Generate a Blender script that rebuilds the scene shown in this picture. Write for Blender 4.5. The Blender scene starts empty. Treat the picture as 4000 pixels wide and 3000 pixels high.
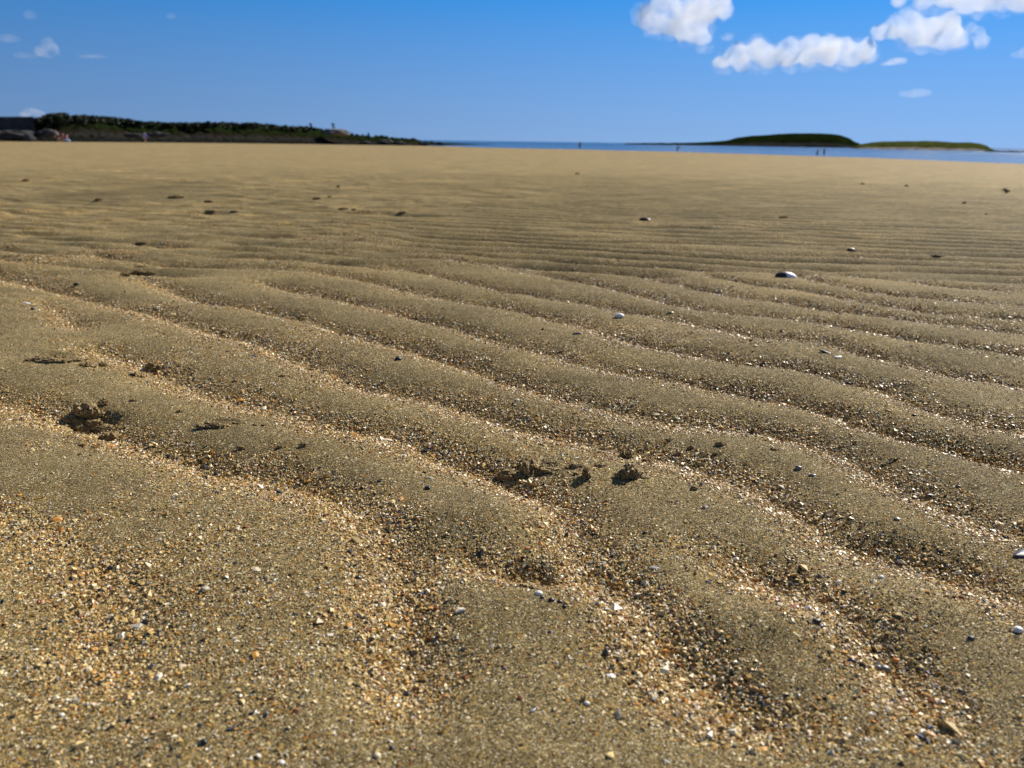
import bpy, bmesh, math, random
import numpy as np
from mathutils import Vector, Matrix, noise as mnoise

R = math.radians
random.seed(7)
rng = np.random.default_rng(11)
scene = bpy.context.scene
col = scene.collection

# ------------------------------------------------------------------ camera
CAM_Z = 0.30
F_PX = 3140.0                       # focal length in pixels of the 4000 px wide photograph
PITCH, ROLL = R(16.8), R(0.78)
cam_d = bpy.data.cameras.new('camera')
cam = bpy.data.objects.new('camera', cam_d)
col.objects.link(cam)
cam.location = (0, 0, CAM_Z)
CAM_M = Matrix.Rotation(R(90) - PITCH, 3, 'X') @ Matrix.Rotation(ROLL, 3, 'Z')
cam.rotation_euler = CAM_M.to_euler()
cam_d.sensor_width = 36.0
cam_d.lens = 36.0 * F_PX / 4000.0
cam_d.clip_start = 0.02
cam_d.clip_end = 90000.0
cam_d.dof.use_dof = True
cam_d.dof.focus_distance = 0.76
cam_d.dof.aperture_fstop = 11.0
scene.camera = cam

# ------------------------------------------------------------------ light
SUN_AZ, SUN_EL = R(44), R(35)       # azimuth clockwise from straight ahead (+Y)
SUN_DIR = Vector((math.sin(SUN_AZ) * math.cos(SUN_EL), math.cos(SUN_AZ) * math.cos(SUN_EL), math.sin(SUN_EL)))
world = bpy.data.worlds.new("World")
scene.world = world
world.use_nodes = True
wn, wl = world.node_tree.nodes, world.node_tree.links
bg = wn['Background']
sky = wn.new('ShaderNodeTexSky')
sky.sky_type = 'NISHITA'
sky.sun_disc = False
sky.sun_elevation = SUN_EL
sky.sun_rotation = SUN_AZ
sky.altitude = 0
sky.air_density = 1.0
sky.dust_density = 0.0
sky.ozone_density = 3.0
tc = wn.new('ShaderNodeTexCoord')
sp = wn.new('ShaderNodeSeparateXYZ')
cb = wn.new('ShaderNodeCombineXYZ')
mz = wn.new('ShaderNodeMath'); mz.operation = 'MULTIPLY_ADD'
mz.inputs[1].default_value = 1.0; mz.inputs[2].default_value = 0.36
nv = wn.new('ShaderNodeVectorMath'); nv.operation = 'NORMALIZE'
wl.new(tc.outputs['Generated'], sp.inputs[0])
wl.new(sp.outputs['X'], cb.inputs['X']); wl.new(sp.outputs['Y'], cb.inputs['Y'])
wl.new(sp.outputs['Z'], mz.inputs[0]); wl.new(mz.outputs[0], cb.inputs['Z'])
wl.new(cb.outputs[0], nv.inputs[0]); wl.new(nv.outputs[0], sky.inputs['Vector'])
hs = wn.new('ShaderNodeHueSaturation')
for sock, stops, top in (('Saturation', ((0, .75), (.15, 1.0), (.6, .72), (1, .6)), 1.34), ('Value', ((0, .76), (.15, 1.0), (.5, .62), (1, .50)), 1.04)):
    rp_ = wn.new('ShaderNodeValToRGB')            # paler air low over the sea, a dimmer zenith
    while len(rp_.color_ramp.elements) < len(stops): rp_.color_ramp.elements.new(.5)
    for e, (p, v) in zip(rp_.color_ramp.elements, stops):
        e.position = p; e.color = (v, v, v, 1)
    k_ = wn.new('ShaderNodeMath'); k_.operation = 'MULTIPLY'; k_.inputs[1].default_value = top
    wl.new(sp.outputs['Z'], rp_.inputs[0]); wl.new(rp_.outputs[0], k_.inputs[0]); wl.new(k_.outputs[0], hs.inputs[sock])
hs.inputs['Hue'].default_value = .50
wl.new(sky.outputs[0], hs.inputs['Color'])
wl.new(hs.outputs[0], bg.inputs['Color'])
bg.inputs['Strength'].default_value = 0.10

sun_d = bpy.data.lights.new('sun', 'SUN')
sun_d.energy = 5.0
sun_d.angle = R(0.5)
sun_d.color = (1.0, 0.91, 0.77)
sun = bpy.data.objects.new('sun', sun_d)
col.objects.link(sun)
sun.rotation_euler = (-SUN_DIR).to_track_quat('-Z', 'Y').to_euler()

scene.view_settings.view_transform = 'Standard'
scene.view_settings.look = 'None'
scene.view_settings.exposure = 0.55
scene.view_settings.gamma = 1.0
scene.view_settings.use_curve_mapping = False
scene.cycles.use_denoising = True
scene.cycles.max_bounces = 12
scene.cycles.volume_bounces = 10
scene.cycles.volume_max_steps = 256

# ------------------------------------------------------------------ helpers
def tag(o, label=None, cat=None, group=None, kind=None):
    if label: o['label'] = label
    if cat: o['category'] = cat
    if group: o['group'] = group
    if kind: o['kind'] = kind
    return o

def empty(name, loc=(0, 0, 0), rz=0.0):
    o = bpy.data.objects.new(name, None)
    o.empty_display_size = 0.05
    col.objects.link(o)
    o.location = loc
    o.rotation_euler = (0, 0, rz)
    return o

def mesh_obj(name, verts, faces, mat, parent=None, smooth=True, attrs=None, colors=None):
    """faces: an (n,3) or (n,4) integer array; attrs: {name: float array per vertex}."""
    me = bpy.data.meshes.new(name)
    verts = np.asarray(verts, dtype=np.float32); faces = np.asarray(faces, dtype=np.int32)
    k = faces.shape[1]
    me.vertices.add(len(verts)); me.vertices.foreach_set('co', verts.ravel())
    me.loops.add(faces.size); me.loops.foreach_set('vertex_index', faces.ravel())
    me.polygons.add(len(faces))
    me.polygons.foreach_set('loop_start', np.arange(0, faces.size, k, dtype=np.int32))
    me.polygons.foreach_set('loop_total', np.full(len(faces), k, dtype=np.int32))
    me.update(calc_edges=True)
    me.polygons.foreach_set('use_smooth', np.full(len(faces), smooth, dtype=bool))
    for n, a in (attrs or {}).items():
        at = me.attributes.new(n, 'FLOAT', 'POINT')
        at.data.foreach_set('value', np.asarray(a, dtype=np.float32).ravel())
    if colors is not None:
        at = me.attributes.new('tint', 'FLOAT_COLOR', 'POINT')
        at.data.foreach_set('color', np.asarray(colors, dtype=np.float32).ravel())
    me.materials.append(mat)
    o = bpy.data.objects.new(name, me)
    col.objects.link(o)
    if parent: o.parent = parent
    return o

def grid_faces(n, m):
    """quads of an n by m vertex grid (row major)."""
    i = np.arange(n - 1)[:, None] * m + np.arange(m - 1)[None, :]
    i = i.ravel()
    return np.stack([i, i + 1, i + m + 1, i + m], 1)

def hash2(ix, iy, seed):
    h = (ix.astype(np.int64) * 374761393 + iy.astype(np.int64) * 668265263 + seed * 1442695041) & 0xFFFFFFFF
    h = ((h ^ (h >> 13)) * 1274126177) & 0xFFFFFFFF
    return ((h ^ (h >> 16)) & 0xFFFFFF) / float(0xFFFFFF)

def vnoise(x, y, seed=0):
    """value noise in -1..1"""
    ix, iy = np.floor(x), np.floor(y)
    fx, fy = x - ix, y - iy
    fx = fx * fx * fx * (fx * (fx * 6 - 15) + 10); fy = fy * fy * fy * (fy * (fy * 6 - 15) + 10)
    a, b = hash2(ix, iy, seed), hash2(ix + 1, iy, seed)
    c, d = hash2(ix, iy + 1, seed), hash2(ix + 1, iy + 1, seed)
    return ((a * (1 - fx) + b * fx) * (1 - fy) + (c * (1 - fx) + d * fx) * fy) * 2 - 1

def fbm(x, y, octaves=4, seed=0, gain=0.5):
    s, a, t = 0.0, 1.0, 0.0
    for k in range(octaves):
        s = s + a * vnoise(x * 2 ** k + 17.3 * k, y * 2 ** k - 9.1 * k, seed + k)
        t += a; a *= gain
    return s / t

def sstep(a, b, x):
    t = np.clip((x - a) / (b - a), 0, 1)
    return t * t * (3 - 2 * t)

CM = np.array(CAM_M)
def ray(px, py):
    px = np.asarray(px, float); py = np.asarray(py, float)
    d = np.stack([(px - 2000) / F_PX, -(py - 1500) / F_PX, -np.ones_like(px)], -1)
    return d @ CM.T                       # not normalised

def pt_z(px, py, z):
    """where the sight line through a photograph pixel meets the height z"""
    d = ray(px, py)
    return d[..., :2] * ((z - CAM_Z) / d[..., 2])[..., None]

def pt_r(px, py, r):
    """point of that sight line at horizontal distance r -> x, y, z"""
    d = ray(px, py)
    k = r / np.hypot(d[..., 0], d[..., 1])
    return d[..., 0] * k, d[..., 1] * k, CAM_Z + d[..., 2] * k

def az_of(px, py=560.0):
    d = ray(px, np.full_like(np.asarray(px, float), py))
    return np.arctan2(d[..., 0], d[..., 1])

# ------------------------------------------------------------------ node helpers
def material(name):
    m = bpy.data.materials.new(name)
    m.use_nodes = True
    nt = m.node_tree
    return m, nt.nodes, nt.links, nt.nodes['Principled BSDF']

def ramp(nodes, stops, interp='LINEAR'):
    r = nodes.new('ShaderNodeValToRGB')
    cr = r.color_ramp
    cr.interpolation = interp
    while len(cr.elements) < len(stops): cr.elements.new(0.5)
    for e, (p, c) in zip(cr.elements, stops):
        e.position = p; e.color = (*c, 1)
    return r

def mixc(nodes, links, fac, a, b, mode='MIX'):
    m = nodes.new('ShaderNodeMix'); m.data_type = 'RGBA'; m.blend_type = mode
    for sock, v in ((m.inputs['Factor'], fac), (m.inputs[6], a), (m.inputs[7], b)):
        if hasattr(v, 'is_output'): links.new(v, sock)
        elif isinstance(v, tuple): sock.default_value = (*v, 1)
        else: sock.default_value = v
    return m.outputs[2]

def mixf(nodes, links, fac, a, b):
    m = nodes.new('ShaderNodeMix'); m.data_type = 'FLOAT'
    for sock, v in ((m.inputs[0], fac), (m.inputs[2], a), (m.inputs[3], b)):
        if hasattr(v, 'is_output'): links.new(v, sock)
        else: sock.default_value = v
    return m.outputs[0]

def tex(nodes, links, kind, scale, vec=None, **kw):
    t = nodes.new('ShaderNodeTex' + kind)
    t.inputs['Scale'].default_value = scale
    for k, v in kw.items():
        if k in t.inputs: t.inputs[k].default_value = v
        else: setattr(t, k, v)
    if vec is not None: links.new(vec, t.inputs['Vector'])
    return t

def simple_mat(name, color, rough=0.7, var=0.25, scale=40.0, bump=0.0, spec=0.3):
    m, n, l, b = material(name)
    c = n.new('ShaderNodeTexCoord')
    t = tex(n, l, 'Noise', scale, c.outputs['Object'], Detail=5.0)
    lo = tuple(max(0, v * (1 - var)) for v in color); hi = tuple(min(1, v * (1 + var)) for v in color)
    r = ramp(n, [(0.3, lo), (0.7, hi)])
    l.new(t.outputs['Fac'], r.inputs[0]); l.new(r.outputs[0], b.inputs['Base Color'])
    b.inputs['Roughness'].default_value = rough
    b.inputs['Specular IOR Level'].default_value = spec
    if bump:
        bp = n.new('ShaderNodeBump'); bp.inputs['Strength'].default_value = bump; bp.inputs['Distance'].default_value = 0.4 / scale
        l.new(t.outputs['Fac'], bp.inputs['Height']); l.new(bp.outputs[0], b.inputs['Normal'])
    return m

# ------------------------------------------------------------------ the lie of the beach
W_Z = CAM_Z - 1.60                        # water level
SH_PX = np.array([1620, 1759, 1900, 2100, 2265, 2400, 2650, 2800, 3000, 3200, 3400, 3600, 3800, 4000, 4300], float)
SH_PY = np.array([569.5, 572, 577, 581, 584, 588, 594, 599, 605, 612.5, 618, 627, 636, 644, 658], float)
sh_xy = pt_z(SH_PX, SH_PY, W_Z)
sh_az, sh_r = np.arctan2(sh_xy[:, 0], sh_xy[:, 1]), np.hypot(sh_xy[:, 0], sh_xy[:, 1])
HB_PX = np.array([-500, 0, 400, 900, 1300, 1600], float)        # foot of the headland
HB_PY = np.array([546, 553, 556, 560, 565, 569], float)
HB_R = np.array([140, 142, 150, 175, 205, 232], float)
_, _, hb_z = pt_r(HB_PX, HB_PY, HB_R)
SLOPE_AZ = np.concatenate([az_of(HB_PX), sh_az])
SLOPE_S = np.concatenate([-hb_z / HB_R, -W_Z / sh_r])
def z_base(x, y):
    r, a = np.hypot(x, y), np.arctan2(x, y)
    s = np.interp(a, SLOPE_AZ, SLOPE_S)
    rr = np.maximum(r - 3.0, 0)
    return -s * rr * rr / (rr + 6.0) * 1.03

# ------------------------------------------------------------------ ripple troughs, read off the photograph and laid on the sand
TROUGHS = [  # (points left to right in photograph pixels, depth, far width, near width)
 ([(-300,1500),(0,1578),(211,1651),(422,1699),(603,1771),(700,1808),(820,1858),(941,1886),(1122,1908),(1242,1946),(1356,2000),(1447,2081),(1520,2180),(1556,2290),(1574,2406),(1573,2533),(1600,2680),(1640,2850),(1700,3100)], 1.0, .030, .040),
 ([(301,1362),(362,1380),(470,1422),(633,1482),(760,1542),(941,1590),(1062,1609),(1182,1657),(1303,1693),(1400,1708),(1581,1750),(1701,1802),(1882,1862),(2003,1922),(2100,1958),(2180,2027),(2235,2108),(2253,2198),(2298,2289),(2380,2352),(2470,2415),(2560,2520),(2620,2620),(2740,2740),(2900,2850),(3100,2910),(3300,2960),(3500,3060)], 1.0, .032, .036),
 ([(1540,2150),(1680,2205),(1800,2250),(1900,2290),(2060,2322),(2180,2345),(2290,2335)], .7, .030, .014),
 ([(-300,1050),(0,1095),(100,1120),(230,1150),(360,1187),(480,1217),(600,1240),(700,1278),(820,1313),(971,1350),(1092,1386),(1182,1434),(1303,1475),(1400,1530),(1580,1560),(1731,1590),(1882,1639),(2003,1675),(2100,1702),(2281,1741),(2432,1766),(2643,1838),(2800,1880),(2950,1925),(3040,1985),(3220,2110),(3356,2171),(3582,2234),(3763,2306),(4000,2433),(4300,2600)], 1.0, .030, .034),
 ([(2540,2205),(2630,2216),(2723,2230),(2859,2272),(2995,2325),(3130,2370),(3203,2415),(3311,2515),(3410,2605),(3483,2714),(3555,2804),(3673,2886),(3850,2970),(4100,3080)], 1.1, .030, .034),
 ([(470,1080),(603,1120),(700,1155),(760,1181),(820,1196),(941,1211),(1062,1235),(1152,1259),(1242,1283),(1400,1333),(1520,1356),(1641,1386),(1762,1422),(1882,1470),(2100,1540),(2220,1585),(2341,1621),(2462,1651),(2643,1683),(2800,1690),(2951,1702),(3101,1747),(3222,1784),(3343,1828),(3420,1890),(3537,1955),(3692,2010),(3854,2085),(4000,2144),(4300,2270)], 1.0, .029, .032),
 ([(960,1115),(1092,1139),(1182,1157),(1303,1181),(1400,1203),(1550,1241),(1700,1277),(1822,1307),(1942,1356),(2100,1388),(2281,1446),(2432,1482),(2582,1506),(2703,1522),(2800,1543),(2981,1573),(3132,1603),(3252,1632),(3373,1681),(3451,1708),(3571,1747),(3722,1784),(3842,1818),(4000,1874),(4300,1980)], .95, .028, .030),
 ([(1060,1060),(1240,1080),(1400,1105),(1610,1155),(1760,1185),(1912,1205),(2100,1247),(2281,1295),(2462,1356),(2552,1382),(2703,1400),(2800,1424),(2981,1446),(3132,1464),(3222,1482),(3343,1518),(3451,1543),(3571,1597),(3722,1651),(3842,1687),(4000,1723),(4300,1810)], .9, .027, .029),
 ([(1400,1042),(1580,1066),(1713,1090),(1822,1120),(2003,1157),(2100,1170),(2250,1196),(2341,1211),(2462,1241),(2612,1267),(2800,1304),(2981,1337),(3132,1350),(3252,1362),(3312,1386),(3451,1422),(3571,1448),(3722,1490),(3842,1512),(4000,1543),(4300,1600)], .9, .026, .028),
 ([(1520,1012),(1731,1042),(1882,1054),(2100,1088),(2300,1122),(2480,1165),(2600,1200),(2800,1238),(3030,1258),(3162,1275),(3312,1298),(3511,1342),(3722,1374),(3903,1398),(4000,1416),(4300,1465)], .85, .025, .027),
 ([(2300,1062),(2480,1092),(2650,1130),(2800,1166),(2950,1187),(3070,1199),(3222,1229),(3343,1243),(3541,1268),(3752,1295),(4000,1326),(4300,1365)], .85, .025, .027),
 ([(2650,1070),(2800,1102),(2950,1130),(3132,1152),(3282,1182),(3451,1211),(3601,1238),(3782,1253),(4000,1271),(4300,1300)], .8, .024, .026),
 ([(2900,1072),(3070,1087),(3162,1105),(3282,1138),(3451,1170),(3601,1182),(3752,1199),(4000,1217),(4300,1243)], .8, .023, .025),
 ([(3150,1068),(3300,1096),(3541,1120),(3722,1145),(4000,1163),(4300,1185)], .8, .022, .024),
 ([(120,1185),(190,1215),(260,1265),(330,1310),(420,1335)], .6, .030, .034),
 ([(-100,2000),(0,2035),(180,2150),(360,2300),(450,2450),(490,2600),(470,2780),(420,3050)], .45, .040, .045),
]
AMP = 0.0205
GX0, GX1, GY0, GY1, GS = -1.7, 2.1, 0.06, 2.3, 0.008
gx = np.arange(GX0, GX1, GS); gy = np.arange(GY0, GY1, GS)
GX, GY = np.meshgrid(gx, gy)

def chaikin(p, n=2):
    for _ in range(n):
        q = np.empty((2 * len(p) - 2, 2))
        q[0::2] = p[:-1] * .75 + p[1:] * .25
        q[1::2] = p[:-1] * .25 + p[1:] * .75
        p = np.vstack([p[:1], q, p[-1:]])
    return p

def valley(sd, depth, wf, wnr):
    w = np.where(sd > 0, wf, wnr)
    return depth * np.exp(-(np.abs(sd) / w) ** 1.3)

keep = np.ones_like(GX)
grit_near = np.zeros_like(GX)
for pts, depth, wf, wnr in TROUGHS:
    p = np.array(pts, float)
    g = chaikin(pt_z(p[:, 0], p[:, 1], -0.007), 2)
    g = g + 0.003 * np.stack([vnoise(g[:, 0] * 25, g[:, 1] * 25, 3), vnoise(g[:, 0] * 25, g[:, 1] * 25, 4)], 1)
    L = np.concatenate([[0], np.cumsum(np.hypot(*np.diff(g, axis=0).T))])
    best = np.full(GX.shape, 9.0); sgn = np.ones(GX.shape); arc = np.zeros(GX.shape)
    for a, b, s in zip(g[:-1], g[1:], L):
        ab = b - a; l2 = ab @ ab
        if l2 < 1e-10: continue
        x0, x1 = min(a[0], b[0]) - .14, max(a[0], b[0]) + .14
        y0, y1 = min(a[1], b[1]) - .14, max(a[1], b[1]) + .14
        i0, i1 = np.searchsorted(gx, (x0, x1)); j0, j1 = np.searchsorted(gy, (y0, y1))
        if i1 <= i0 or j1 <= j0: continue
        X, Y = GX[j0:j1, i0:i1], GY[j0:j1, i0:i1]
        t = np.clip(((X - a[0]) * ab[0] + (Y - a[1]) * ab[1]) / l2, 0, 1)
        dx, dy = X - a[0] - t * ab[0], Y - a[1] - t * ab[1]
        d = np.hypot(dx, dy)
        B = best[j0:j1, i0:i1]; u = d < B
        B[u] = d[u]
        sgn[j0:j1, i0:i1][u] = np.sign(ab[0] * dy - ab[1] * dx)[u]
        arc[j0:j1, i0:i1][u] = (s + t * math.sqrt(l2))[u]
    sd = best * sgn
    ends = sstep(0, .10, arc) * sstep(0, .10, L[-1] - arc)
    wob = 1 + .25 * fbm(arc * 9, arc * 0 + wf * 999, 3, 5)
    v = valley(sd, depth * (.92 + .30 * fbm(arc * 5, arc * 0 + wnr * 777, 3, 6)), wf * 1.15 * wob, wnr * 1.12 * wob) * ends
    keep *= 1 - np.clip(v, 0, 1.1) * .95
    # the coarse grains lie in the trough and a little up its near side
    gr = np.exp(-(np.abs(sd + .004) / np.where(sd > -.004, .031, .032)) ** 2) * ends * min(1, depth + .15)
    grit_near = np.maximum(grit_near, gr)
h_near = AMP * (keep - .45)
# mounds and hollows off the ripple pattern: pixel, half widths in metres, height
def g_at(px, py): return pt_z(np.array(float(px)), np.array(float(py)), 0.0)
MOUNDS = [(1880, 2075, .075, .05, .011), (2900, 2470, .10, .035, .008), (3420, 2380, .07, .035, .006), (2050, 2270, .05, .02, -.006), (1250, 2350, .16, .10, .004), (2700, 2560, .13, .08, .004),
          (700, 2150, .16, .10, .004), (3250, 2700, .10, .07, .003), (2900, 2050, .12, .06, .003), (900, 2650, .10, .12, .003), (1800, 2550, .08, .1, .003)]
for px, py, rx, ry, hh in MOUNDS:
    c = g_at(px, py)
    h_near += hh * np.exp(-((GX - c[0]) / rx) ** 2 - ((GY - c[1]) / ry) ** 2)

# where the traced ripples hand over to the ripple field that runs on to the water
BPX = np.array([-2500, -500, 0, 700, 1000, 1400, 2100, 2800, 3300, 4000, 4600, 6000], float)
BPY = np.array([1000, 1060, 1070, 1100, 1085, 1050, 1075, 1085, 1075, 1130, 1140, 1150], float)
b_xy = pt_z(BPX, BPY, 0.0)

def far_field(x, y):
    """height (0..1) and grit (0..1) of the open ripple field"""
    a = R(14) + 0.10 * vnoise(x * .35, y * .35, 31)
    wx = x + .10 * fbm(x * 1.1, y * 1.6, 3, 21); wy = y + .085 * fbm(x * 1.3 + 5, y * 1.9, 3, 22) + .02 * fbm(x * 5, y * 7, 2, 27)
    lam = .118
    ph = (wx * math.sin(R(15)) + wy * math.cos(R(15)) - 0.03 * x * sstep(0, 1.5, x)) / lam
    u = ph - np.floor(ph)
    sd = np.where(u < .5, u, u - 1) * lam
    patch = sstep(-.45, .25, fbm(x * 1.5 + 3, y * 1.3, 3, 41) + .60 * sstep(-1.2, .8, x) - .30)
    mot = fbm(x * 6, y * 9, 3, 51)
    v = valley(sd, .95, .027, .031) * (.45 + .55 * patch)
    h = (1 - v) + (1 - patch) * (.34 * fbm(x * 5, y * 11, 3, 52) + .14 * fbm(x * 12, y * 26, 3, 53) + .2)
    g = np.exp(-((sd + .004) / np.where(sd > -.004, .016, .034)) ** 2) * (.40 + .55 * patch) + (1 - patch) * .7 * sstep(.05, .5, mot)
    return h, g

def bil(A, x, y):
    # cubic B-spline reading of the raster, so that no crease of its cells shows
    fx = np.clip((x - GX0) / GS, 1, len(gx) - 2.001); fy = np.clip((y - GY0) / GS, 1, len(gy) - 2.001)
    i, j = fx.astype(int), fy.astype(int); fx -= i; fy -= j
    def wts(t): return ((1 - t) ** 3 / 6, (3 * t ** 3 - 6 * t * t + 4) / 6, (-3 * t ** 3 + 3 * t * t + 3 * t + 1) / 6, t ** 3 / 6)
    wx, wy = wts(fx), wts(fy)
    out = 0.0
    for b in range(4):
        row = 0.0
        for a in range(4): row = row + wx[a] * A[np.minimum(j + b - 1, len(gy) - 1), np.minimum(i + a - 1, len(gx) - 1)]
        out = out + wy[b] * row
    return out

PITS = []        # (x, y, rx, ry, depth): marks pressed into the sand
def near_mask(x, y):
    yb = np.interp(x, b_xy[:, 0], b_xy[:, 1]) + .05 * vnoise(x * 6, y * 0, 61)
    return 1 - sstep(-.10, .12, y - yb)

def height(x, y):
    r = np.hypot(x, y)
    m = near_mask(x, y)
    hf, _ = far_field(x, y)
    fade = 1 - sstep(math.log(5.0), math.log(17.0), np.log(r + 1e-6))
    h = m * bil(h_near, x, y) + (1 - m) * AMP * 1.5 * (hf - .55) * fade
    h = h + (.0016 * fbm(x * 16, y * 16, 3, 71) + .0008 * fbm(x * 60, y * 60, 2, 72)) * fade
    h = h + .006 * fbm(x * .6, y * .6, 2, 73) * sstep(1.8, 5, r) + .012 * fbm(x * 2.2, y * 3.4, 4, 75) * (1 - fade)
    for px, py, rx, ry, dp in PITS:
        q = ((x - px) / rx) ** 2 + ((y - py) / ry) ** 2
        w = np.exp(-q ** 2)
        h = h - dp * w * (1 + .6 * fbm(x * 120, y * 120, 2, 74))
    return h + z_base(x, y)

def grit_of(x, y):
    m = near_mask(x, y)
    _, gf = far_field(x, y)
    n = fbm(x * 22, y * 22, 4, 81)
    g = m * bil(grit_near, x, y) + (1 - m) * gf
    return np.clip(g * (1.0 + .55 * n) + .30 * np.clip(n + .12, 0, 1) + .22 * sstep(.0, .6, fbm(x * 5, y * 5, 4, 82)), 0, 1)

def on_sand(px, py):
    """first point of the sand the sight line through a photograph pixel meets"""
    d = ray(px, py)
    if d[2] > -1e-4: d[2] = -1e-4
    t0, t1 = (0.05 - CAM_Z) / d[2], (-.06 - CAM_Z) / d[2]
    if CAM_Z / -d[2] > 2.5:
        t0, t1 = t0 * .9, max(t1 * 1.6, (W_Z - CAM_Z) / d[2])
    t = np.linspace(t0, t1, 1500)
    P = CAM_Z + d[2] * t - height(d[0] * t, d[1] * t)
    k = int(np.argmax(P < 0)) if (P < 0).any() else len(t) - 1
    x, y = d[0] * t[k], d[1] * t[k]
    return float(x), float(y), float(height(np.array([x]), np.array([y]))[0])

# marks in the sand: pixel centre, half widths in metres, depth
for px, py, rx, ry, dp in [(365, 1640, .026, .022, .008), (215, 1405, .028, .010, .005), (585, 1440, .018, .012, .005), (2060, 1842, .024, .012, .006),
                           (535, 1062, .020, .012, .010), (860, 1665, .020, .008, .004), (2080, 2275, .022, .016, .005)]:
    c = g_at(px, py)
    PITS.append((c[0], c[1], rx, ry, dp))

# ------------------------------------------------------------------ materials
FINE = [(0.00, (.034, .029, .020)), (0.13, (.095, .075, .037)), (0.32, (.184, .141, .066)), (0.56, (.269, .210, .098)), (0.80, (.366, .290, .141)), (0.93, (.66, .59, .41))]
COARSE = [(0.00, (.020, .018, .014)), (0.16, (.078, .052, .020)), (0.31, (.20, .130, .040)), (0.49, (.37, .255, .082)), (0.65, (.52, .40, .155)), (0.77, (.38, .175, .038)), (0.84, (.20, .078, .022)), (0.89, (.74, .67, .47))]

def make_sand():
    m, n, l, b = material('rippled sand')
    c = n.new('ShaderNodeTexCoord')
    at = n.new('ShaderNodeAttribute'); at.attribute_name = 'grit'
    fine = tex(n, l, 'Voronoi', 1 / .00075, c.outputs['Object'])
    crs = tex(n, l, 'Voronoi', 1 / .0017, c.outputs['Object'])
    sepf = n.new('ShaderNodeSeparateColor'); l.new(fine.outputs['Color'], sepf.inputs[0])
    sepc = n.new('ShaderNodeSeparateColor'); l.new(crs.outputs['Color'], sepc.inputs[0])
    rf = ramp(n, FINE, 'CONSTANT'); l.new(sepf.outputs[0], rf.inputs[0])
    rc = ramp(n, COARSE, 'CONSTANT'); l.new(sepc.outputs[0], rc.inputs[0])
    # a coarse grain shows where its own random number is below the grit value
    cmp = n.new('ShaderNodeMath'); cmp.operation = 'LESS_THAN'
    l.new(sepc.outputs[1], cmp.inputs[0]); l.new(at.outputs['Fac'], cmp.inputs[1])
    colr = mixc(n, l, cmp.outputs[0], rf.outputs[0], rc.outputs[0])
    big = tex(n, l, 'Noise', 2.2, c.outputs['Object'], Detail=6.0, Roughness=.6)
    rb = ramp(n, [(.3, (.78, .78, .79)), (.7, (1.10, 1.08, 1.05))]); l.new(big.outputs['Fac'], rb.inputs[0])
    colr = mixc(n, l, 1.0, colr, rb.outputs[0], 'MULTIPLY')
    mp = n.new('ShaderNodeMapping'); mp.inputs['Rotation'].default_value = (0, 0, R(12)); mp.inputs['Scale'].default_value = (2.2, 7.5, 1)
    l.new(c.outputs['Object'], mp.inputs[0])
    st = tex(n, l, 'Noise', 1.0, mp.outputs[0], Detail=5.0, Roughness=.6)
    rs2 = ramp(n, [(.34, (.80, .79, .76)), (.5, (1, 1, 1)), (.66, (1.16, 1.13, 1.06))]); l.new(st.outputs['Fac'], rs2.inputs[0])
    colr = mixc(n, l, 1.0, colr, rs2.outputs[0], 'MULTIPLY')
    dr = n.new('ShaderNodeAttribute'); dr.attribute_name = 'far_light_dry'  # near dimness and far brightness painted into the colour, partly drier sand
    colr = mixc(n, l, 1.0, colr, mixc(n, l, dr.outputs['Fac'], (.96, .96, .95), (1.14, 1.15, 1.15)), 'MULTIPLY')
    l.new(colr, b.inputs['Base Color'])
    b.inputs['Roughness'].default_value = .8
    b.inputs['Specular IOR Level'].default_value = .05
    hh = mixf(n, l, cmp.outputs[0], fine.outputs['Distance'], crs.outputs['Distance'])
    inv = n.new('ShaderNodeMath'); inv.operation = 'SUBTRACT'; inv.inputs[0].default_value = 1; l.new(hh, inv.inputs[1])
    bp = n.new('ShaderNodeBump'); bp.inputs['Strength'].default_value = .7; bp.inputs['Distance'].default_value = .0006
    l.new(inv.outputs[0], bp.inputs['Height']); l.new(bp.outputs[0], b.inputs['Normal'])
    return m

def make_tinted(name, rough=.5, spec=.4):
    m, n, l, b = material(name)
    at = n.new('ShaderNodeAttribute'); at.attribute_name = 'tint'
    c = n.new('ShaderNodeTexCoord')
    t = tex(n, l, 'Noise', 900, c.outputs['Object'], Detail=3.0)
    r = ramp(n, [(.3, (.75, .75, .75)), (.7, (1.15, 1.15, 1.15))]); l.new(t.outputs['Fac'], r.inputs[0])
    l.new(mixc(n, l, 1.0, at.outputs['Color'], r.outputs[0], 'MULTIPLY'), b.inputs['Base Color'])
    b.inputs['Roughness'].default_value = rough
    b.inputs['Specular IOR Level'].default_value = spec
    return m

M_SAND = make_sand()
M_GRAIN = make_tinted('shell grit', .45, .5)

# ------------------------------------------------------------------ the sand sheet
rs = [0.16]
while rs[-1] < 8: rs.append(rs[-1] + max(.0022, .0024 + .0034 * (rs[-1] - .3)))
while rs[-1] < 18: rs.append(rs[-1] * 1.0045)
while rs[-1] < 360: rs.append(rs[-1] * 1.013)
rs = np.array(rs)
azs = np.concatenate([np.linspace(-170, -44, 80)[:-1], np.linspace(-44, 44, 960), np.linspace(44, 170, 80)[1:]]) * math.pi / 180
RR, AA = np.meshgrid(rs, azs, indexing='ij')
SX, SY = (RR * np.sin(AA)).ravel(), (RR * np.cos(AA)).ravel()
SZ = height(SX, SY)
sand = mesh_obj('sand', np.stack([SX, SY, SZ], 1), grid_faces(len(rs), len(azs))[:, ::-1], M_SAND, attrs={'grit': grit_of(SX, SY), 'far_light_dry': sstep(.9, 6.0, np.hypot(SX, SY) * (1 + .35 * fbm(SX * 1.7, SY * 1.7, 4, 95)))})
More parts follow.
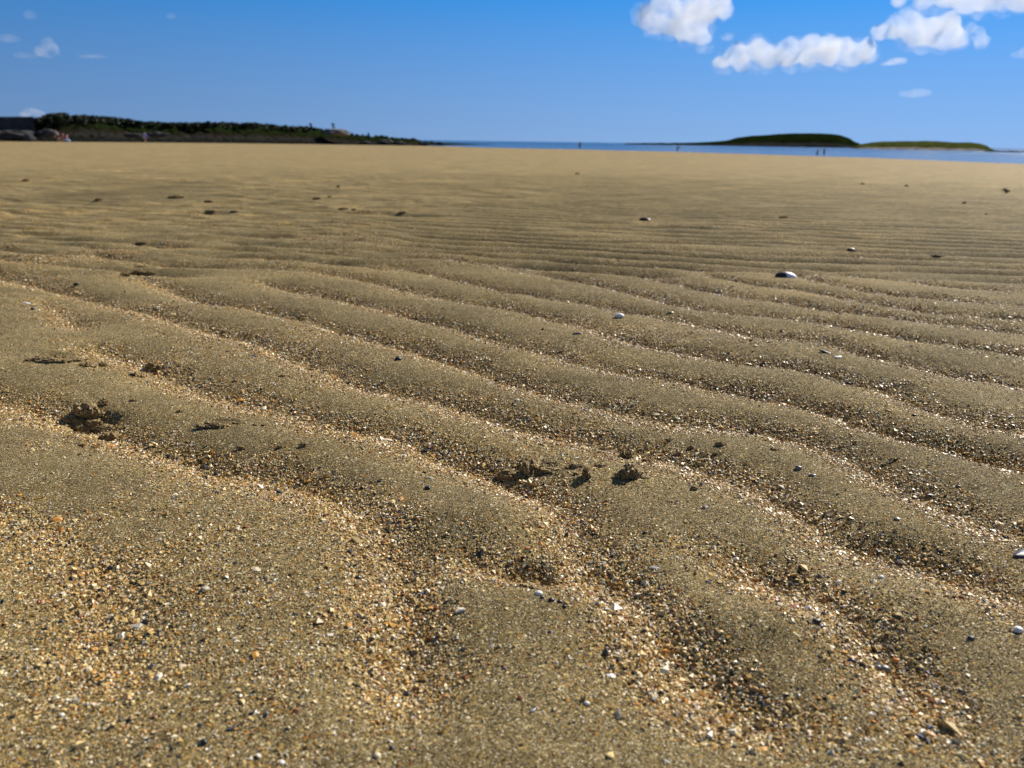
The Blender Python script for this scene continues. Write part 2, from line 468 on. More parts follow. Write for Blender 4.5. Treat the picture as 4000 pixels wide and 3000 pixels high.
tag(sand, 'wide rippled beach of fine brown sand with coarse shell grit in the troughs', kind='structure')

# ------------------------------------------------------------------ shell grit: loose coarse grains lying on the sand
def ico(sub=1):
    bm = bmesh.new(); bmesh.ops.create_icosphere(bm, subdivisions=sub, radius=1.0)
    v = np.array([p.co[:] for p in bm.verts]); f = np.array([[q.index for q in t.verts] for t in bm.faces]); bm.free()
    return v, f
OCT_V = np.array([(1, 0, 0), (0, 1, 0), (-1, 0, 0), (0, -1, 0), (0, 0, 1), (0, 0, -1)], float)
OCT_F = np.array([(0, 1, 4), (1, 2, 4), (2, 3, 4), (3, 0, 4), (1, 0, 5), (2, 1, 5), (3, 2, 5), (0, 3, 5)])
ICO_V, ICO_F = ico(1)
PAL_G = np.array([(.65, .49, .215), (.48, .33, .11), (.29, .19, .065), (.53, .26, .045), (.24, .08, .022), (.78, .72, .58), (.125, .11, .08), (.022, .021, .019), (.08, .09, .16)])
PAL_W = np.array([.25, .235, .165, .125, .038, .085, .040, .075, .005])
PAL_W2 = np.array([.20, .23, .19, .05, .02, .10, .08, .125, .005])

def scatter(n, r0, r1, power):
    """n points in the view wedge, denser near for power < 2"""
    u = rng.random(n)
    r = (r0 ** power + u * (r1 ** power - r0 ** power)) ** (1 / power)
    a = (rng.random(n) * 2 - 1) * R(41)
    return r * np.sin(a), r * np.cos(a)

def grains(x, y, size, pal_w, TV, TF, flat):
    n = len(x)
    k = len(TV)
    z = height(x, y)
    v = TV[None] * (1 + .28 * rng.standard_normal((n, k, 1)).clip(-1.3, 1.3))
    sc = np.stack([np.ones(n), rng.uniform(.5, .95, n), rng.uniform(*flat, n)], 1) * size[:, None]
    v = v * sc[:, None, :]
    # random turn about z, and a tilt
    q, t1, t2 = rng.random(n) * 6.283, rng.normal(0, .45, n), rng.normal(0, .45, n)
    def rot(v, ang, i, j):
        c, s = np.cos(ang)[:, None], np.sin(ang)[:, None]
        a, b = v[..., i].copy(), v[..., j].copy()
        v[..., i] = a * c - b * s; v[..., j] = a * s + b * c
    rot(v, t1, 1, 2); rot(v, t2, 0, 2); rot(v, q, 0, 1)
    v += np.stack([x, y, z + size * .12], 1)[:, None, :]
    f = TF[None] + (np.arange(n) * k)[:, None, None]
    ci = rng.choice(len(PAL_G), n, p=pal_w / pal_w.sum())
    c = PAL_G[ci] * rng.uniform(.75, 1.2, (n, 1))
    c = np.repeat(np.clip(c, 0, .9), k, 0)
    c = np.concatenate([c, np.ones((len(c), 1))], 1)
    return v.reshape(-1, 3), f.reshape(-1, 3), c

batches = []
# coarse grains in the troughs
x, y = scatter(2200000, .27, 2.6, 1.15)
g = grit_of(x, y)
s = np.exp(rng.normal(math.log(.00070), .42, len(x)))
k = rng.random(len(x)) < np.clip((g - .10) * 1.25, 0, 1) * .72
batches.append(grains(x[k], y[k], s[k] * (1 + .45 * g[k]), PAL_W, OCT_V, OCT_F, (.35, .8)))
# bigger shell flakes among them
x, y = scatter(150000, .27, 2.4, 1.2)
g = grit_of(x, y)
s = np.exp(rng.normal(math.log(.00140), .36, len(x)))
k = rng.random(len(x)) < np.clip((g - .3) * 1.5, 0, 1) * .26 + .012
batches.append(grains(x[k], y[k], s[k], PAL_W, ICO_V, ICO_F, (.25, .6)))
# sparse small grains on the smooth ridges
x, y = scatter(480000, .27, 1.7, 1.1)
s = np.exp(rng.normal(math.log(.00045), .32, len(x)))
batches.append(grains(x, y, s, PAL_W2, OCT_V, OCT_F, (.4, .8)))
off = 0; V, Fc, Cc = [], [], []
for v, f, c in batches:
    V.append(v); Fc.append(f + off); Cc.append(c); off += len(v)
grit = mesh_obj('shell_grit', np.concatenate(V), np.concatenate(Fc), M_GRAIN, smooth=False, colors=np.concatenate(Cc))
tag(grit, 'loose cream, orange and dark shell grains lying in the ripple troughs', 'shell grit', kind='stuff')
print('grit verts', off)
del V, Fc, Cc, batches
# ------------------------------------------------------------------ sea
def make_water():
    m, n, l, b = material('sea water')
    c = n.new('ShaderNodeTexCoord')
    b.inputs['Base Color'].default_value = (.008, .040, .105, 1)
    b.inputs['Specular IOR Level'].default_value = .32
    b.inputs['Roughness'].default_value = .20
    b.inputs['IOR'].default_value = 1.333
    mp = n.new('ShaderNodeMapping'); mp.inputs['Scale'].default_value = (.5, 1.0, 1.0)
    l.new(c.outputs['Object'], mp.inputs[0])
    w1 = tex(n, l, 'Noise', .55, mp.outputs[0], Detail=6.0, Roughness=.6)
    w2 = tex(n, l, 'Noise', .035, mp.outputs[0], Detail=3.0)
    r = ramp(n, [(.35, (.15, .15, .15)), (.65, (1, 1, 1))]); l.new(w2.outputs['Fac'], r.inputs[0])
    at = n.new('ShaderNodeAttribute'); at.attribute_name = 'chop'
    k = n.new('ShaderNodeMath'); k.operation = 'MULTIPLY'; l.new(r.outputs[0], k.inputs[0]); l.new(at.outputs['Fac'], k.inputs[1])
    bp = n.new('ShaderNodeBump'); bp.inputs['Distance'].default_value = .9
    l.new(k.outputs[0], bp.inputs['Strength']); l.new(w1.outputs['Fac'], bp.inputs['Height']); l.new(bp.outputs[0], b.inputs['Normal'])
    return m
wr = np.concatenate([np.linspace(60, 600, 60), np.geomspace(620, 60000, 60)])
wa = np.linspace(-75, 100, 120) * math.pi / 180
WR, WA = np.meshgrid(wr, wa, indexing='ij')
shore_r = np.interp(WA, sh_az, sh_r)
chop = .08 + .90 * sstep(1.15, 2.6, WR / shore_r)
sea = mesh_obj('sea', np.stack([(WR * np.sin(WA)).ravel(), (WR * np.cos(WA)).ravel(), np.full(WR.size, W_Z)], 1),
               grid_faces(len(wr), len(wa))[:, ::-1], make_water(), attrs={'chop': chop.ravel()})
tag(sea, 'blue sea beyond the sand', kind='structure')

# ------------------------------------------------------------------ headland and islands
def make_land(name, stops, noise_scale, bump):
    m, n, l, b = material(name)
    c = n.new('ShaderNodeTexCoord')
    at = n.new('ShaderNodeAttribute'); at.attribute_name = 'rise'
    t = tex(n, l, 'Noise', noise_scale, c.outputs['Object'], Detail=6.0, Roughness=.65)
    t2 = tex(n, l, 'Noise', noise_scale * 5, c.outputs['Object'], Detail=4.0)
    a = n.new('ShaderNodeMath'); a.operation = 'MULTIPLY_ADD'; l.new(t.outputs['Fac'], a.inputs[0]); a.inputs[1].default_value = .5; a.inputs[2].default_value = -.25
    s = n.new('ShaderNodeMath'); s.operation = 'ADD'; l.new(a.outputs[0], s.inputs[0]); l.new(at.outputs['Fac'], s.inputs[1])
    r = ramp(n, stops); l.new(s.outputs[0], r.inputs[0])
    r2 = ramp(n, [(.3, (.55, .55, .55)), (.7, (1.3, 1.3, 1.3))]); l.new(t2.outputs['Fac'], r2.inputs[0])
    l.new(mixc(n, l, 1.0, r.outputs[0], r2.outputs[0], 'MULTIPLY'), b.inputs['Base Color'])
    b.inputs['Roughness'].default_value = 1; b.inputs['Specular IOR Level'].default_value = 0
    bp = n.new('ShaderNodeBump'); bp.inputs['Strength'].default_value = .8; bp.inputs['Distance'].default_value = bump
    l.new(t2.outputs['Fac'], bp.inputs['Height']); l.new(bp.outputs[0], b.inputs['Normal'])
    return m

def ridge(name, px, top, foot_r, foot_z, prof_t, prof_h, crest_t, mat, nu=500, nt=60, rough=.3, rs_=.5, ends=None, seed=0, drop=0.0):
    """a ridge of land: its foot follows the shore, its crest is CREST_T metres behind the foot"""
    p = np.linspace(px[0], px[-1], nu)
    a = az_of(p); fr = np.interp(p, foot_r[0], foot_r[1])
    fz = np.interp(p, foot_r[0], foot_z) if np.ndim(foot_z) else np.full(nu, foot_z)
    _, _, tz = pt_r(p, np.interp(p, px, top), fr + crest_t)
    H = np.maximum(tz - fz - drop, .05)
    t = np.interp(np.linspace(0, 1, nt), np.linspace(0, 1, len(prof_t)), prof_t)
    hh = np.interp(t, prof_t, prof_h)
    Rr = fr[:, None] + t[None]
    X, Y = Rr * np.sin(a)[:, None], Rr * np.cos(a)[:, None]
    n = fbm(X * rs_, Y * rs_, 5, seed + 90)
    low = sstep(0, 3, t)[None] * (1 - .75 * sstep(.85, 1.0, hh)[None])
    Z = fz[:, None] + H[:, None] * hh[None] + rough * n * low * np.minimum(1, H[:, None])
    rise = np.clip(hh[None] + .10 * n, 0, 1)
    o = mesh_obj(name, np.stack([X, Y, Z], -1).reshape(-1, 3), grid_faces(nu, nt), mat, attrs={'rise': np.broadcast_to(rise, X.shape).ravel()})
    return o, p, a, fr, fz, tz

HP = np.array([-500, 0, 130, 150, 200, 330, 420, 500, 520, 620, 700, 850, 1000, 1100, 1200, 1290, 1350, 1400, 1480, 1600, 1660, 1740, 1800, 1930], float)
HT = np.array([470, 470, 470, 468, 446, 449, 453, 461, 469, 475, 477, 477, 479, 489, 494, 507, 517, 526, 530, 537, 550, 554, 557, 561.5], float)
HFR = (np.array([-500, 0, 400, 900, 1300, 1600, 1740, 1930], float), np.array([139, 141, 149, 174, 204, 231, 280, 380], float))
HFZ = np.concatenate([hb_z - .25, [W_Z - .35, W_Z - .35]])
M_HEAD = make_land('headland earth and rock', [(.0, (.012, .013, .012)), (.24, (.014, .015, .013)), (.30, (.024, .024, .023)), (.42, (.020, .018, .014)), (.54, (.011, .012, .006)), (.68, (.010, .017, .005)), (1.0, (.014, .024, .006))], .35, .15)
head, hp, ha, hfr, hfz, htz = ridge('headland', HP, HT, HFR, HFZ, [-1.5, 0, 2.5, 5, 8, 11, 15, 18, 30, 70], [0, .04, .16, .22, .42, .62, .90, 1.0, .97, .6], 18, M_HEAD, nu=900, nt=80, rough=.45, rs_=.8, drop=.35)
tag(head, 'low dark headland of rock and earth banks behind the beach', kind='structure')

M_ISLE = make_land('island rock and turf', [(.0, (.010, .011, .012)), (.18, (.030, .030, .031)), (.30, (.018, .019, .016)), (.38, (.007, .012, .003)), (1.0, (.009, .017, .004))], .05, .8)
M_ISLE2 = make_land('island pale shore and grass', [(.0, (.06, .055, .05)), (.14, (.26, .235, .21)), (.26, (.22, .20, .165)), (.36, (.055, .065, .018)), (.7, (.060, .072, .020)), (1.0, (.055, .075, .018))], .06, .6)
ip = np.array([2440, 2470, 2552, 2665, 2733, 2800, 2828, 2850, 2878, 2936, 3004, 3050, 3100, 3180, 3240, 3275, 3316, 3340, 3361, 3420, 3470], float)
it = np.array([560.5, 559.3, 558.8, 558, 556, 552.5, 550, 546, 537, 530.5, 525.5, 522, 520, 520.5, 522, 527, 540, 554, 562, 568, 575], float)
isle, *_ = ridge('island', ip, it, (np.array([2440, 3470.]), np.array([900., 780.])), W_Z - .6, [0, 3, 12, 22, 45, 75, 100, 170, 220], [0, .10, .20, .30, .62, .93, 1.0, .7, 0], 100, M_ISLE, nu=420, nt=70, rough=1.1, rs_=.11, seed=5)
tag(isle, 'dark green dome shaped island with a low rocky tail', kind='structure')
ip2 = np.array([3330, 3361, 3407, 3452, 3542, 3633, 3680, 3723, 3791, 3830, 3855, 3872, 3890], float)
it2 = np.array([576, 563, 556, 552.5, 551, 550.5, 553, 556, 556.5, 561, 568, 579, 588], float)
isle2, *_ = ridge('island', ip2, it2, (np.array([3330., 3890.]), np.array([540., 470.])), W_Z - .4, [0, 2, 8, 14, 22, 34, 45, 80, 110], [0, .10, .27, .36, .62, .9, 1.0, .75, 0], 45, M_ISLE2, nu=300, nt=60, rough=.8, rs_=.18, seed=8)
tag(isle2, 'lower olive green island with a pale stony shore', kind='structure')
rp = np.linspace(3850, 4400, 40); rt = 588.5 + (rp - 3890) * .0135 + 1.2 * np.sin(rp * .09) + .8 * np.sin(rp * .23)
reef, *_ = ridge('reef', rp, rt, (np.array([3850., 4400.]), np.array([400., 390.])), W_Z - .3, [0, 2, 6, 12, 20, 30], [0, .3, .7, 1.0, .8, 0], 12, M_ISLE, nu=160, nt=24, rough=.3, rs_=.3, seed=12)
tag(reef, 'low dark reef in the water at the right edge', kind='structure')

# stone wall on the bank at the left end
def make_wall():
    m, n, l, b = material('grey stone wall')
    c = n.new('ShaderNodeTexCoord')
    t = tex(n, l, 'Noise', .9, c.outputs['Object'], Detail=6.0)
    v = tex(n, l, 'Voronoi', 2.2, c.outputs['Object'])
    r = ramp(n, [(.3, (.035, .036, .036)), (.7, (.06, .06, .058))]); l.new(t.outputs['Fac'], r.inputs[0])
    r2 = ramp(n, [(0, (.7, .7, .7)), (.5, (1.1, 1.1, 1.1))]); l.new(v.outputs['Distance'], r2.inputs[0])
    l.new(mixc(n, l, 1.0, r.outputs[0], r2.outputs[0], 'MULTIPLY'), b.inputs['Base Color'])
    b.inputs['Roughness'].default_value = .9
    return m
wp = np.linspace(-520, 131, 120); w_r = 152.0
wx, wy, wz = pt_r(wp, np.full(120, 455.5) + .5 * vnoise(wp * .05, wp * 0, 7), np.full(120, w_r))
wd = np.stack([np.sin(az_of(wp)), np.cos(az_of(wp))], 1)
secs = []
for off_r, top in ((-.9, 0), (-.35, .55), (-.3, .92), (-.22, 1.0), (.5, 1.0), (.6, .9), (.9, 0)):
    zz = -1.6 + (wz + 1.6) * top
    nn = .10 * fbm(wp * .08, wp * 0 + top * 9, 4, 13)
    secs.append(np.stack([wx + wd[:, 0] * (off_r + nn), wy + wd[:, 1] * (off_r + nn), zz], 1))
S = np.stack(secs, 1)
wv = S.reshape(-1, 3); wf = grid_faces(120, 7)
endc = np.array([[119 * 7 + i, 119 * 7 + i + 1, 119 * 7 + 5 - i, 119 * 7 + 6 - i] for i in range(3)])
wall = mesh_obj('stone_wall', wv, np.concatenate([wf, endc]), make_wall(), smooth=False)
tag(wall, 'flat topped grey stone wall on the bank at the left edge', 'wall')

def blob(sub, scale, amp, freq, seed, ridge_=False):
    v, f = ico(sub)
    out = []
    o = Vector((seed * 3.17, seed * 1.3, -seed * 2.1))
    for p in v:
        q = Vector(p)
        d = mnoise.fractal(q * freq + o, 1.0, 2.0, 5)
        if ridge_: d = abs(d) * 1.6 - .35 + .6 * mnoise.noise(q * freq * 3.1 - o)
        out.append(q * (1 + amp * d))
    return np.array([p[:] for p in out]) * np.array(scale), f

M_PALE = simple_mat('pale grey rock', (.17, .17, .175), .9, .3, .8, .5, .1)
M_ROCK = simple_mat('dark shore rock', (.045, .046, .05), .9, .4, .9, .5, .15)
def land_rock(name, px, py, r, scale, seed, mat, label, cat):
    v, f = blob(4, scale, .35, 1.3, seed)
    x, y, z = pt_r(px, py, r)
    o = mesh_obj(name, v, f, mat, smooth=False)
    o.location = (x, y, z); o.rotation_euler = (0, 0, float(az_of(px)) * -1)
    return tag(o, label, cat)
land_rock('rock_outcrop', 1315, 517, 208, (3.4, 3.0, .8), 3, M_PALE, 'pale grey rock outcrop near the low end of the headland ridge', 'rock')
land_rock('boulder', 62, 530, 141.5, (2.3, 1.2, .75), 4, M_ROCK, 'long grey boulder under the flat topped wall', 'boulder')
land_rock('boulder', 112, 541, 139.5, (.8, .8, .55), 5, M_ROCK, 'small rounded boulder at the sand edge under the wall end', 'boulder')
land_rock('boulder', 186, 522, 143.5, (1.3, 1.0, .6), 6, M_ROCK, 'grey boulder on the bank just left of the three people', 'boulder')
land_rock('boulder', 520, 529, 151.5, (1.5, 1.0, .4), 7, M_ROCK, 'flat grey boulder just left of the lone person in blue', 'boulder')
land_rock('boulder', 612, 526, 153.5, (1.7, 1.0, .45), 8, M_ROCK, 'flat grey boulder just right of the lone person in blue', 'boulder')
for k, (px, py, r, s) in enumerate([(1560, 562, 226, 1.1), (1430, 560, 214, .9), (1655, 563, 246, .9), (1720, 561, 262, .8), (1505, 556, 224, 1.2)]):
    o = land_rock('shore_rock', px, py, r, (s * 1.6, s, s * .6), 20 + k, M_ROCK, 'dark rounded rock on the low tip of the headland', 'rock')
    o['group'] = 'rocks on the tip of the headland'

# shrubs: leaf clumps on the ridge
def make_leaf(name, a, b_):
    m, n, l, b = material(name)
    g = n.new('ShaderNodeNewGeometry')
    r = ramp(n, [(0, a), (1, b_)]); l.new(g.outputs['Random Per Island'], r.inputs[0])
    l.new(r.outputs[0], b.inputs['Base Color'])
    b.inputs['Roughness'].default_value = .6; b.inputs['Specular IOR Level'].default_value = .2
    return m
M_LEAF = make_leaf('dark shrub leaves', (.004, .010, .003), (.015, .027, .006))
M_STEM = simple_mat('shrub wood', (.06, .045, .03), .9, .3, 3.0)
def leaf_quads(centres, radii, per, size):
    n = len(centres)
    k = np.repeat(np.arange(n), per)
    d = rng.normal(size=(len(k), 3)); d /= np.linalg.norm(d, axis=1)[:, None]
    c = centres[k] + d * (radii[k] * rng.random(len(k)) ** .45)[:, None] * np.array([1, 1, .8])
    u = rng.normal(size=(len(k), 3)); u /= np.linalg.norm(u, axis=1)[:, None]
    w = np.cross(u, rng.normal(size=(len(k), 3))); w /= np.linalg.norm(w, axis=1)[:, None]
    s = (size * rng.uniform(.6, 1.4, len(k)))[:, None]
    v = np.stack([c - u * s, c + w * s * .6, c + u * s, c - w * s * .6], 1).reshape(-1, 3)
    return v, np.arange(len(k) * 4).reshape(-1, 4)
cen, rad = [], []
for _ in range(640):
    px = rng.uniform(138, 1700)
    dens = 1.0 if px < 520 else (.8 if px < 1250 else .55)
    if rng.random() > dens: continue
    t = rng.uniform(12, 24)
    i = (px - hp[0]) / (hp[-1] - hp[0]) * (len(hp) - 1)
    rr = np.interp(px, hp, hfr) + t
    top = np.interp(px, HP, HT) + rng.uniform(-2.5, 5)
    x, y, z = pt_r(px, top, rr)
    q = rng.uniform(.45, 1.25) * (1.15 if px < 520 else (.75 if px < 1250 else .5))
    cen.append((x, y, z - q * .85)); rad.append(q)
for _ in range(150):       # the tall dark bush that spills down the bank at the left
    px = rng.uniform(140, 260); py = rng.uniform(np.interp(px, HP, HT) + 4, 498 - abs(px - 195) * .25)
    x, y, z = pt_r(px, py, np.interp(px, hp, hfr) + rng.uniform(6, 13)); cen.append((x, y, z)); rad.append(rng.uniform(.4, .8))
for px0, py0 in ((520, 488), (640, 492), (760, 494), (840, 490), (950, 498)):   # darker scrub on the slope
    for _ in range(14):
        x, y, z = pt_r(px0 + rng.normal(0, 28), py0 + rng.normal(0, 6), np.interp(px0, hp, hfr) + 10); cen.append((x, y, z)); rad.append(rng.uniform(.3, .6))
v, f = leaf_quads(np.array(cen), np.array(rad), 85, .17)
sh = mesh_obj('shrubbery', v, f, M_LEAF, smooth=False)
tag(sh, 'mass of dark green scrub along the top of the headland', 'scrub', kind='stuff')
for px, py, hgt, lab in ((1213, 481, 1.25, 'taller upright shrub standing above the headland scrub'), (1302, 482, 1.5, 'thin dark shrub standing just above the pale rock outcrop'), (1440, 519, .9, 'small lone shrub on the low tip of the headland')):
    rr = float(np.interp(px, hp, hfr)) + 15
    x, y, z = pt_r(px, py, rr)
    t = empty('shrub', (x, y, z - hgt * 1.25)); tag(t, lab, 'shrub')
    c = np.array([(rng.normal(0, .14), rng.normal(0, .14), hgt * 1.25 * rng.uniform(.45, .96)) for _ in range(9)])
    v, f = leaf_quads(c, np.full(9, hgt * .2), 40, .10)
    mesh_obj('foliage', v, f, M_LEAF, t, smooth=False)
    ang = np.linspace(0, 2 * math.pi, 7)[:-1]
    zz = np.linspace(-.6, hgt, 5); rr_ = np.linspace(.07, .02, 5)
    sv = np.array([(r_ * math.cos(a) + .05 * math.sin(3 * q), r_ * math.sin(a), q) for q, r_ in zip(zz, rr_) for a in ang])
    sf = np.array([(i * 6 + j, i * 6 + (j + 1) % 6, (i + 1) * 6 + (j + 1) % 6, (i + 1) * 6 + j) for i in range(4) for j in range(6)])
    mesh_obj('stem', sv, sf, M_STEM, t)

# ------------------------------------------------------------------ clouds: closed volumes of scattering droplets
def make_cloud(name, dens, scale, cut):
    m = bpy.data.materials.new(name); m.use_nodes = True
    n, l = m.node_tree.nodes, m.node_tree.links
    n.remove(n['Principled BSDF'])
    pv = n.new('ShaderNodeVolumePrincipled')
    pv.inputs['Color'].default_value = (.995, .995, 1, 1); pv.inputs['Anisotropy'].default_value = .25
    c = n.new('ShaderNodeTexCoord')
    t = tex(n, l, 'Noise', scale, c.outputs['Object'], Detail=8.0, Roughness=.62)
    r = n.new('ShaderNodeMapRange'); r.inputs['From Min'].default_value = cut; r.inputs['From Max'].default_value = cut + .36
    r.inputs['To Min'].default_value = 0; r.inputs['To Max'].default_value = dens
    l.new(t.outputs['Fac'], r.inputs['Value']); l.new(r.outputs['Result'], pv.inputs['Density'])
    l.new(pv.outputs[0], n['Material Output'].inputs['Volume'])
    return m
M_CLOUD = make_cloud('thick cloud', .030, .016, .36)
M_WISP = make_cloud('thin cloud', .026, .020, .42)
M_VEIL = make_cloud('faint cloud', .006, .018, .36)
M_FRINGE = make_cloud('cloud fringe', .0075, .024, .40)
CLOUD_R = 2600.0
def cloud_mesh(name, blobs, mat, depth, vox, amp, o3, key, flat=True):
    ox, oy, oz = o3
    bm = bmesh.new()
    for b in blobs:
        px, py, w = b[:3]; hgt = b[3] if len(b) > 3 else w
        x, y, z = pt_r(px, py, CLOUD_R + random.uniform(-20, 20))
        k = CLOUD_R / F_PX * 1.03
        mtx = Matrix.Translation((x - ox, y - oy, z - oz)) @ Matrix.Rotation(-float(az_of(px)), 4, 'Z') @ Matrix.Diagonal((w * k, w * k * depth, hgt * k, 1))
        bmesh.ops.create_icosphere(bm, subdivisions=3, radius=1.0, matrix=mtx)
    me = bpy.data.meshes.new('cloud_source'); bm.to_mesh(me); bm.free()
    o = bpy.data.objects.new('cloud_source', me); col.objects.link(o)
    md = o.modifiers.new('join', 'REMESH'); md.mode = 'VOXEL'; md.voxel_size = vox
    bpy.context.view_layer.update()
    nm = bpy.data.meshes.new_from_object(o.evaluated_get(bpy.context.evaluated_depsgraph_get()))
    bpy.data.objects.remove(o)
    nm.name = name
    for v in nm.vertices:
        q = v.co
        v.co = q + v.normal * (amp * (mnoise.fractal(q * .02 + Vector((key * .1, 0, 0)), 1.0, 2.0, 4) - .1))
    if flat:
        zs = [v.co.z for v in nm.vertices]; lo_, hi_ = min(zs), max(zs); base = lo_ + .38 * (hi_ - lo_)
        for v in nm.vertices:                             # a flatter base
            if v.co.z < base: v.co.z = base - (base - v.co.z) * .75
    nm.materials.clear(); nm.materials.append(mat)
    r = bpy.data.objects.new(name, nm); col.objects.link(r)
    return r
def cloud(blobs, mat, label, depth=.9, vox=6.0, amp=11.0):
    c0 = np.mean([(b[0], b[1]) for b in blobs], 0)
    o3 = pt_r(c0[0], c0[1], CLOUD_R)
    r = cloud_mesh('cloud', blobs, mat, depth, vox, amp, o3, c0[0])
    r.location = o3
    if mat is M_CLOUD:                                    # thin ragged vapour round the thick body
        wide = [(b[0] + random.uniform(-14, 14), b[1] + random.uniform(-8, 6), (b[2]) * 1.28, (b[3] if len(b) > 3 else b[2]) * 1.12) for b in blobs]
        f = cloud_mesh('fringe', wide, M_FRINGE, depth, vox, 22.0, o3, c0[0] + 7, False)
        f.parent = r
    return tag(r, label, 'cloud')
cloud([(2530,62,46),(2600,40,58),(2680,66,64),(2740,42,56),(2700,120,58),(2735,165,36),(2805,8,46),(2835,40,32),(2570,95,40),(2655,182,14),(2620,96,46),(2540,110,22)], M_CLOUD, 'bright white cloud cut by the top edge, leftmost of the large clouds')
cloud([(2815,248,30),(2880,218,46),(2905,258,30),(2960,185,38),(3000,222,46),(3080,200,46),(3080,248,26),(3160,195,48),(3160,240,28),(3240,200,52),(3300,172,30),(3320,215,44),(3380,190,34),(3405,220,26)], M_CLOUD, 'long flat white cloud, lowest of the large clouds')
cloud([(2840,146,26,18)], M_WISP, 'small white puff just above the left end of the long cloud', amp=9)
cloud([(3500,240,34,16),(3460,252,24,10)], M_WISP, 'small white puff off the right end of the long cloud', amp=9)
cloud([(3440,122,28),(3500,104,40),(3540,88,38),(3580,130,48),(3650,130,48),(3700,104,42),(3730,150,38),(3692,182,26),(3625,165,34)], M_CLOUD, 'rounded two humped white cloud above the second island')
cloud([(3790,112,22),(3820,132,26),(3830,170,26),(3850,158,14)], M_WISP, 'narrow white cloud just right of the two humped cloud', amp=9)
cloud([(3520,-8,26),(3600,-4,32),(3700,-12,40),(3780,8,42),(3850,0,46),(3930,-2,42),(4000,-8,46),(4080,-5,44),(4160,-10,40)], M_CLOUD, 'broad white cloud cut by the top right corner')
cloud([(3978,218,22,14),(4010,205,26,24)], M_WISP, 'small white cloud cut by the right edge', amp=9)
cloud([(182,172,26,24),(205,196,24),(165,198,26),(192,214,20)], M_WISP, 'small bright cloud alone in the left of the sky', amp=9)
cloud([(105,220,36,12)], M_VEIL, 'faint tail of cloud at the foot of the small bright left cloud', amp=7)
cloud([(118,62,22,16)], M_VEIL, 'faint wisp in the top left corner', amp=6)
cloud([(42,150,34,14)], M_VEIL, 'faint wisp at the left edge beside the small bright cloud', amp=6)
cloud([(670,66,20,14)], M_VEIL, 'lone faint wisp high in the left half of the sky', amp=6)
cloud([(365,222,46,8)], M_VEIL, 'thin flat streak of cloud right of the small bright left cloud', amp=5)
cloud([(3575,365,50,16)], M_VEIL, 'faint low cloud above the second island', amp=6)
cloud([(130,446,40,18),(100,450,22,12)], M_WISP, 'pale cloud peeping over the end of the stone wall', amp=6)
cloud([(3590,40,60,26)], M_VEIL, 'faint grey veil under the broad top right cloud', amp=6)

# ------------------------------------------------------------------ people
def skin(name, J, E, mat, parent=None, sub=1):
    """one continuous surface grown over connected joints: J = {joint: (x, y, z, radius)}"""
    names = list(J); idx = {k: i for i, k in enumerate(names)}
    me = bpy.data.meshes.new(name + '_source')
    me.from_pydata([J[k][:3] for k in names], [(idx[a], idx[b]) for a, b in E], [])
    o = bpy.data.objects.new(name + '_source', me); col.objects.link(o)
    o.modifiers.new('skin', 'SKIN'); sv = me.skin_vertices[0].data
    for k in names:
        r = J[k][3]; sv[idx[k]].radius = (r, r) if not isinstance(r, tuple) else r
    sv[0].use_root = True
    s = o.modifiers.new('smooth', 'SUBSURF'); s.levels = s.render_levels = sub
    bpy.context.view_layer.update()
    nm = bpy.data.meshes.new_from_object(o.evaluated_get(bpy.context.evaluated_depsgraph_get()))
    bpy.data.objects.remove(o); nm.name = name
    for p in nm.polygons: p.use_smooth = True
    nm.materials.clear(); nm.materials.append(mat)
    r = bpy.data.objects.new(name, nm); col.objects.link(r)
    if parent: r.parent = parent
    return r
def cloth(name, c): return simple_mat(name, c, .85, .15, 6.0)
M_SKINS = [simple_mat('tan skin', (.46, .26, .18), .5, .1, 8.0), simple_mat('pale skin', (.55, .36, .28), .5, .1, 8.0)]  # two even skin tones
